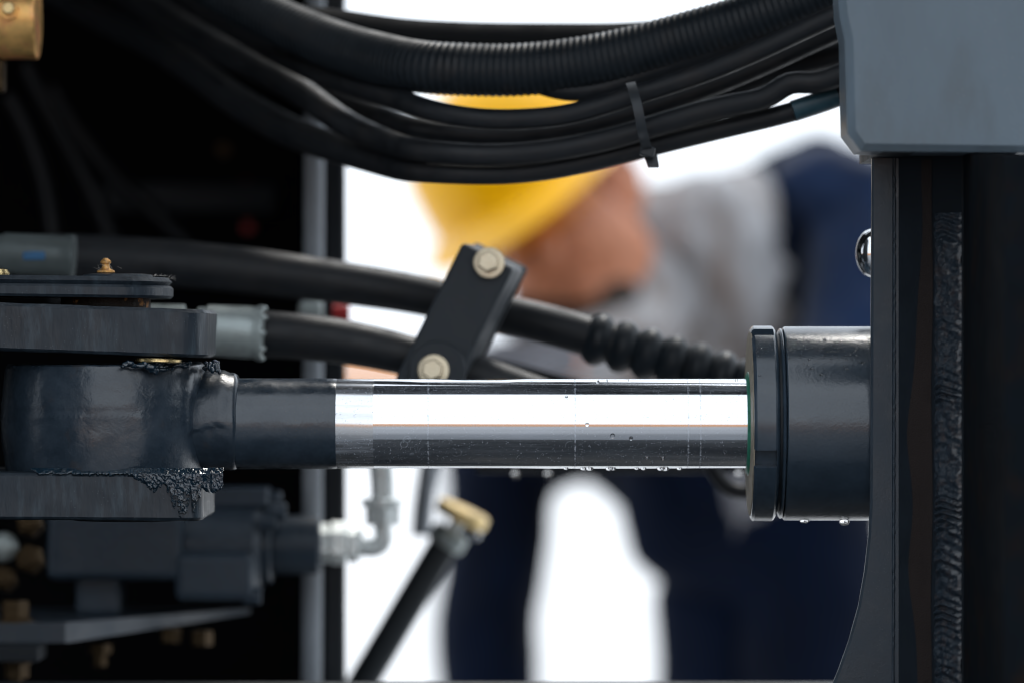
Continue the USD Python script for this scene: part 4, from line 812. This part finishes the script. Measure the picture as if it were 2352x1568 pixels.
for i in range(len(prof_h) - 1):
    for j in range(64):
        k = (j + 1) % 64; F += [(i * 64 + j, i * 64 + k, (i + 1) * 64 + k), (i * 64 + j, (i + 1) * 64 + k, (i + 1) * 64 + j)]
hat = part('hard_hat', trimesh.Trimesh(V, np.array(F), process=False), M['hat'], pe, 'yellow hard hat', smooth=50)
part('ridge', tube([hd(0, -0.008 + 0.13 * math.cos(a), 0.055 + 0.135 * math.sin(a)) for a in np.linspace(0.4, PI - 0.4, 9)], 0.010, 40, 12), M['hat'], hat, smooth=60)
part('inner_band', lathe([(0, 0.086), (0.024, 0.088)], hd(0, -0.008, 0.02), upv, 40), M['hat'], hat)
def cloth(ch, ln=0.016, it=10, amp=0.006, sc=12, seed=1): return bumpy(smooth_m(lm(ch), ln, it), amp * PK, sc / PK, seed)
part('trousers', cloth([[(pelvis, 0.112), (hiR, 0.092), (Q(1146, 1180, 2.36), 0.085), (Q(1122, 1400, 2.34), 0.082), (knR, 0.080), (anR + [0, 0, 0.015], 0.062)], [(pelvis, 0.112), (hiL, 0.125), (Q(1700, 1300, 2.26), 0.105), (Q(1662, 1410, 2.24), 0.114), (Q(1680, 1520, 2.24), 0.118), (knL, 0.115), (anL + [0, 0, 0.015], 0.064)]], amp=0.012, sc=9), M['navy'], pe, smooth=True)
part('jacket', cloth([[(belly, 0.15), (chest, 0.142)], [(belly, 0.155), (Q(1620, 1080, 2.24), 0.12), (Q(1780, 1150, 2.20), 0.14)], [(Q(1525, 1060, 2.2), 0.085), (Q(1572, 1225, 2.18), 0.088)], [(Q(1572, 1225, 2.18), 0.088), (Q(1760, 1240, 2.2), 0.14)], [(Q(1525, 1060, 2.2), 0.085), (Q(1720, 1130, 2.2), 0.13)], [(belly, 0.15), (Q(1850, 900, 2.2), 0.14)], [(Q(1830, 950, 2.2), 0.14), (Q(1850, 1150, 2.18), 0.12), (Q(1870, 1600, 2.16), 0.13)], [(chest, 0.125), (shL, 0.085)]], amp=0.011, sc=11), M['navy'], pe, 'navy work jacket', smooth=True)
part('sleeve', cloth([[(Q(1845, 455, 2.12), 0.08), (Q(1900, 450, 2.10), 0.088), (Q(1985, 480, 2.10), 0.085), (elL, 0.085), (haL + (elL - haL) * 0.15, 0.058)]], amp=0.014, sc=13, seed=5), M['blue'], pe, 'blue jacket sleeve', smooth=True)
part('vest', cloth([[(Q(1610, 570, 2.02), 0.115), (Q(1665, 690, 2.04), 0.10)], [(Q(1520, 560, 2.0), 0.075), (Q(1560, 680, 1.98), 0.06)], [(Q(1500, 520, 2.03), 0.070), (Q(1690, 520, 2.10), 0.085), (Q(1740, 600, 2.06), 0.06)], [(Q(1520, 540, 2.0), 0.07), (Q(1620, 620, 2.0), 0.09)]], amp=0.030, sc=9, seed=4), M['vest'], pe, 'pale grey vest with creases', smooth=True)
part('sleeve', cloth([[(shR, 0.082), (elR, 0.064), (haR + (elR - haR) * 0.25, 0.048)]], amp=0.009, sc=14, seed=3), M['vest'], pe, 'pale grey sleeve', smooth=True)
part('collar', cloth([[(neck0, 0.085), (Q(1470, 560, 2.02), 0.075)], [(Q(1470, 560, 2.02), 0.07), (Q(1500, 690, 2.0), 0.075)]], 0.02, 6), M['vest'], pe, smooth=True)
def glove(ch): return smooth_m(lm([[(a, r + 0.003) for a, r in c] for c in ch]), 0.006, 6)
part('glove', glove(handsR), M['glove'], pe, smooth=True); part('glove', glove(handsL), M['glove'], pe, smooth=True)
for an, dx in ((anR, -0.01), (anL, 0.03)):
    part('boot', smooth_m(lm([[(an + [0, 0, 0.03], 0.056), (an + [0, 0.007, -0.032], 0.055), (an + [dx * PK, -0.11, -0.04], 0.045)]]), 0.02, 4), M['boot'], pe, smooth=True)
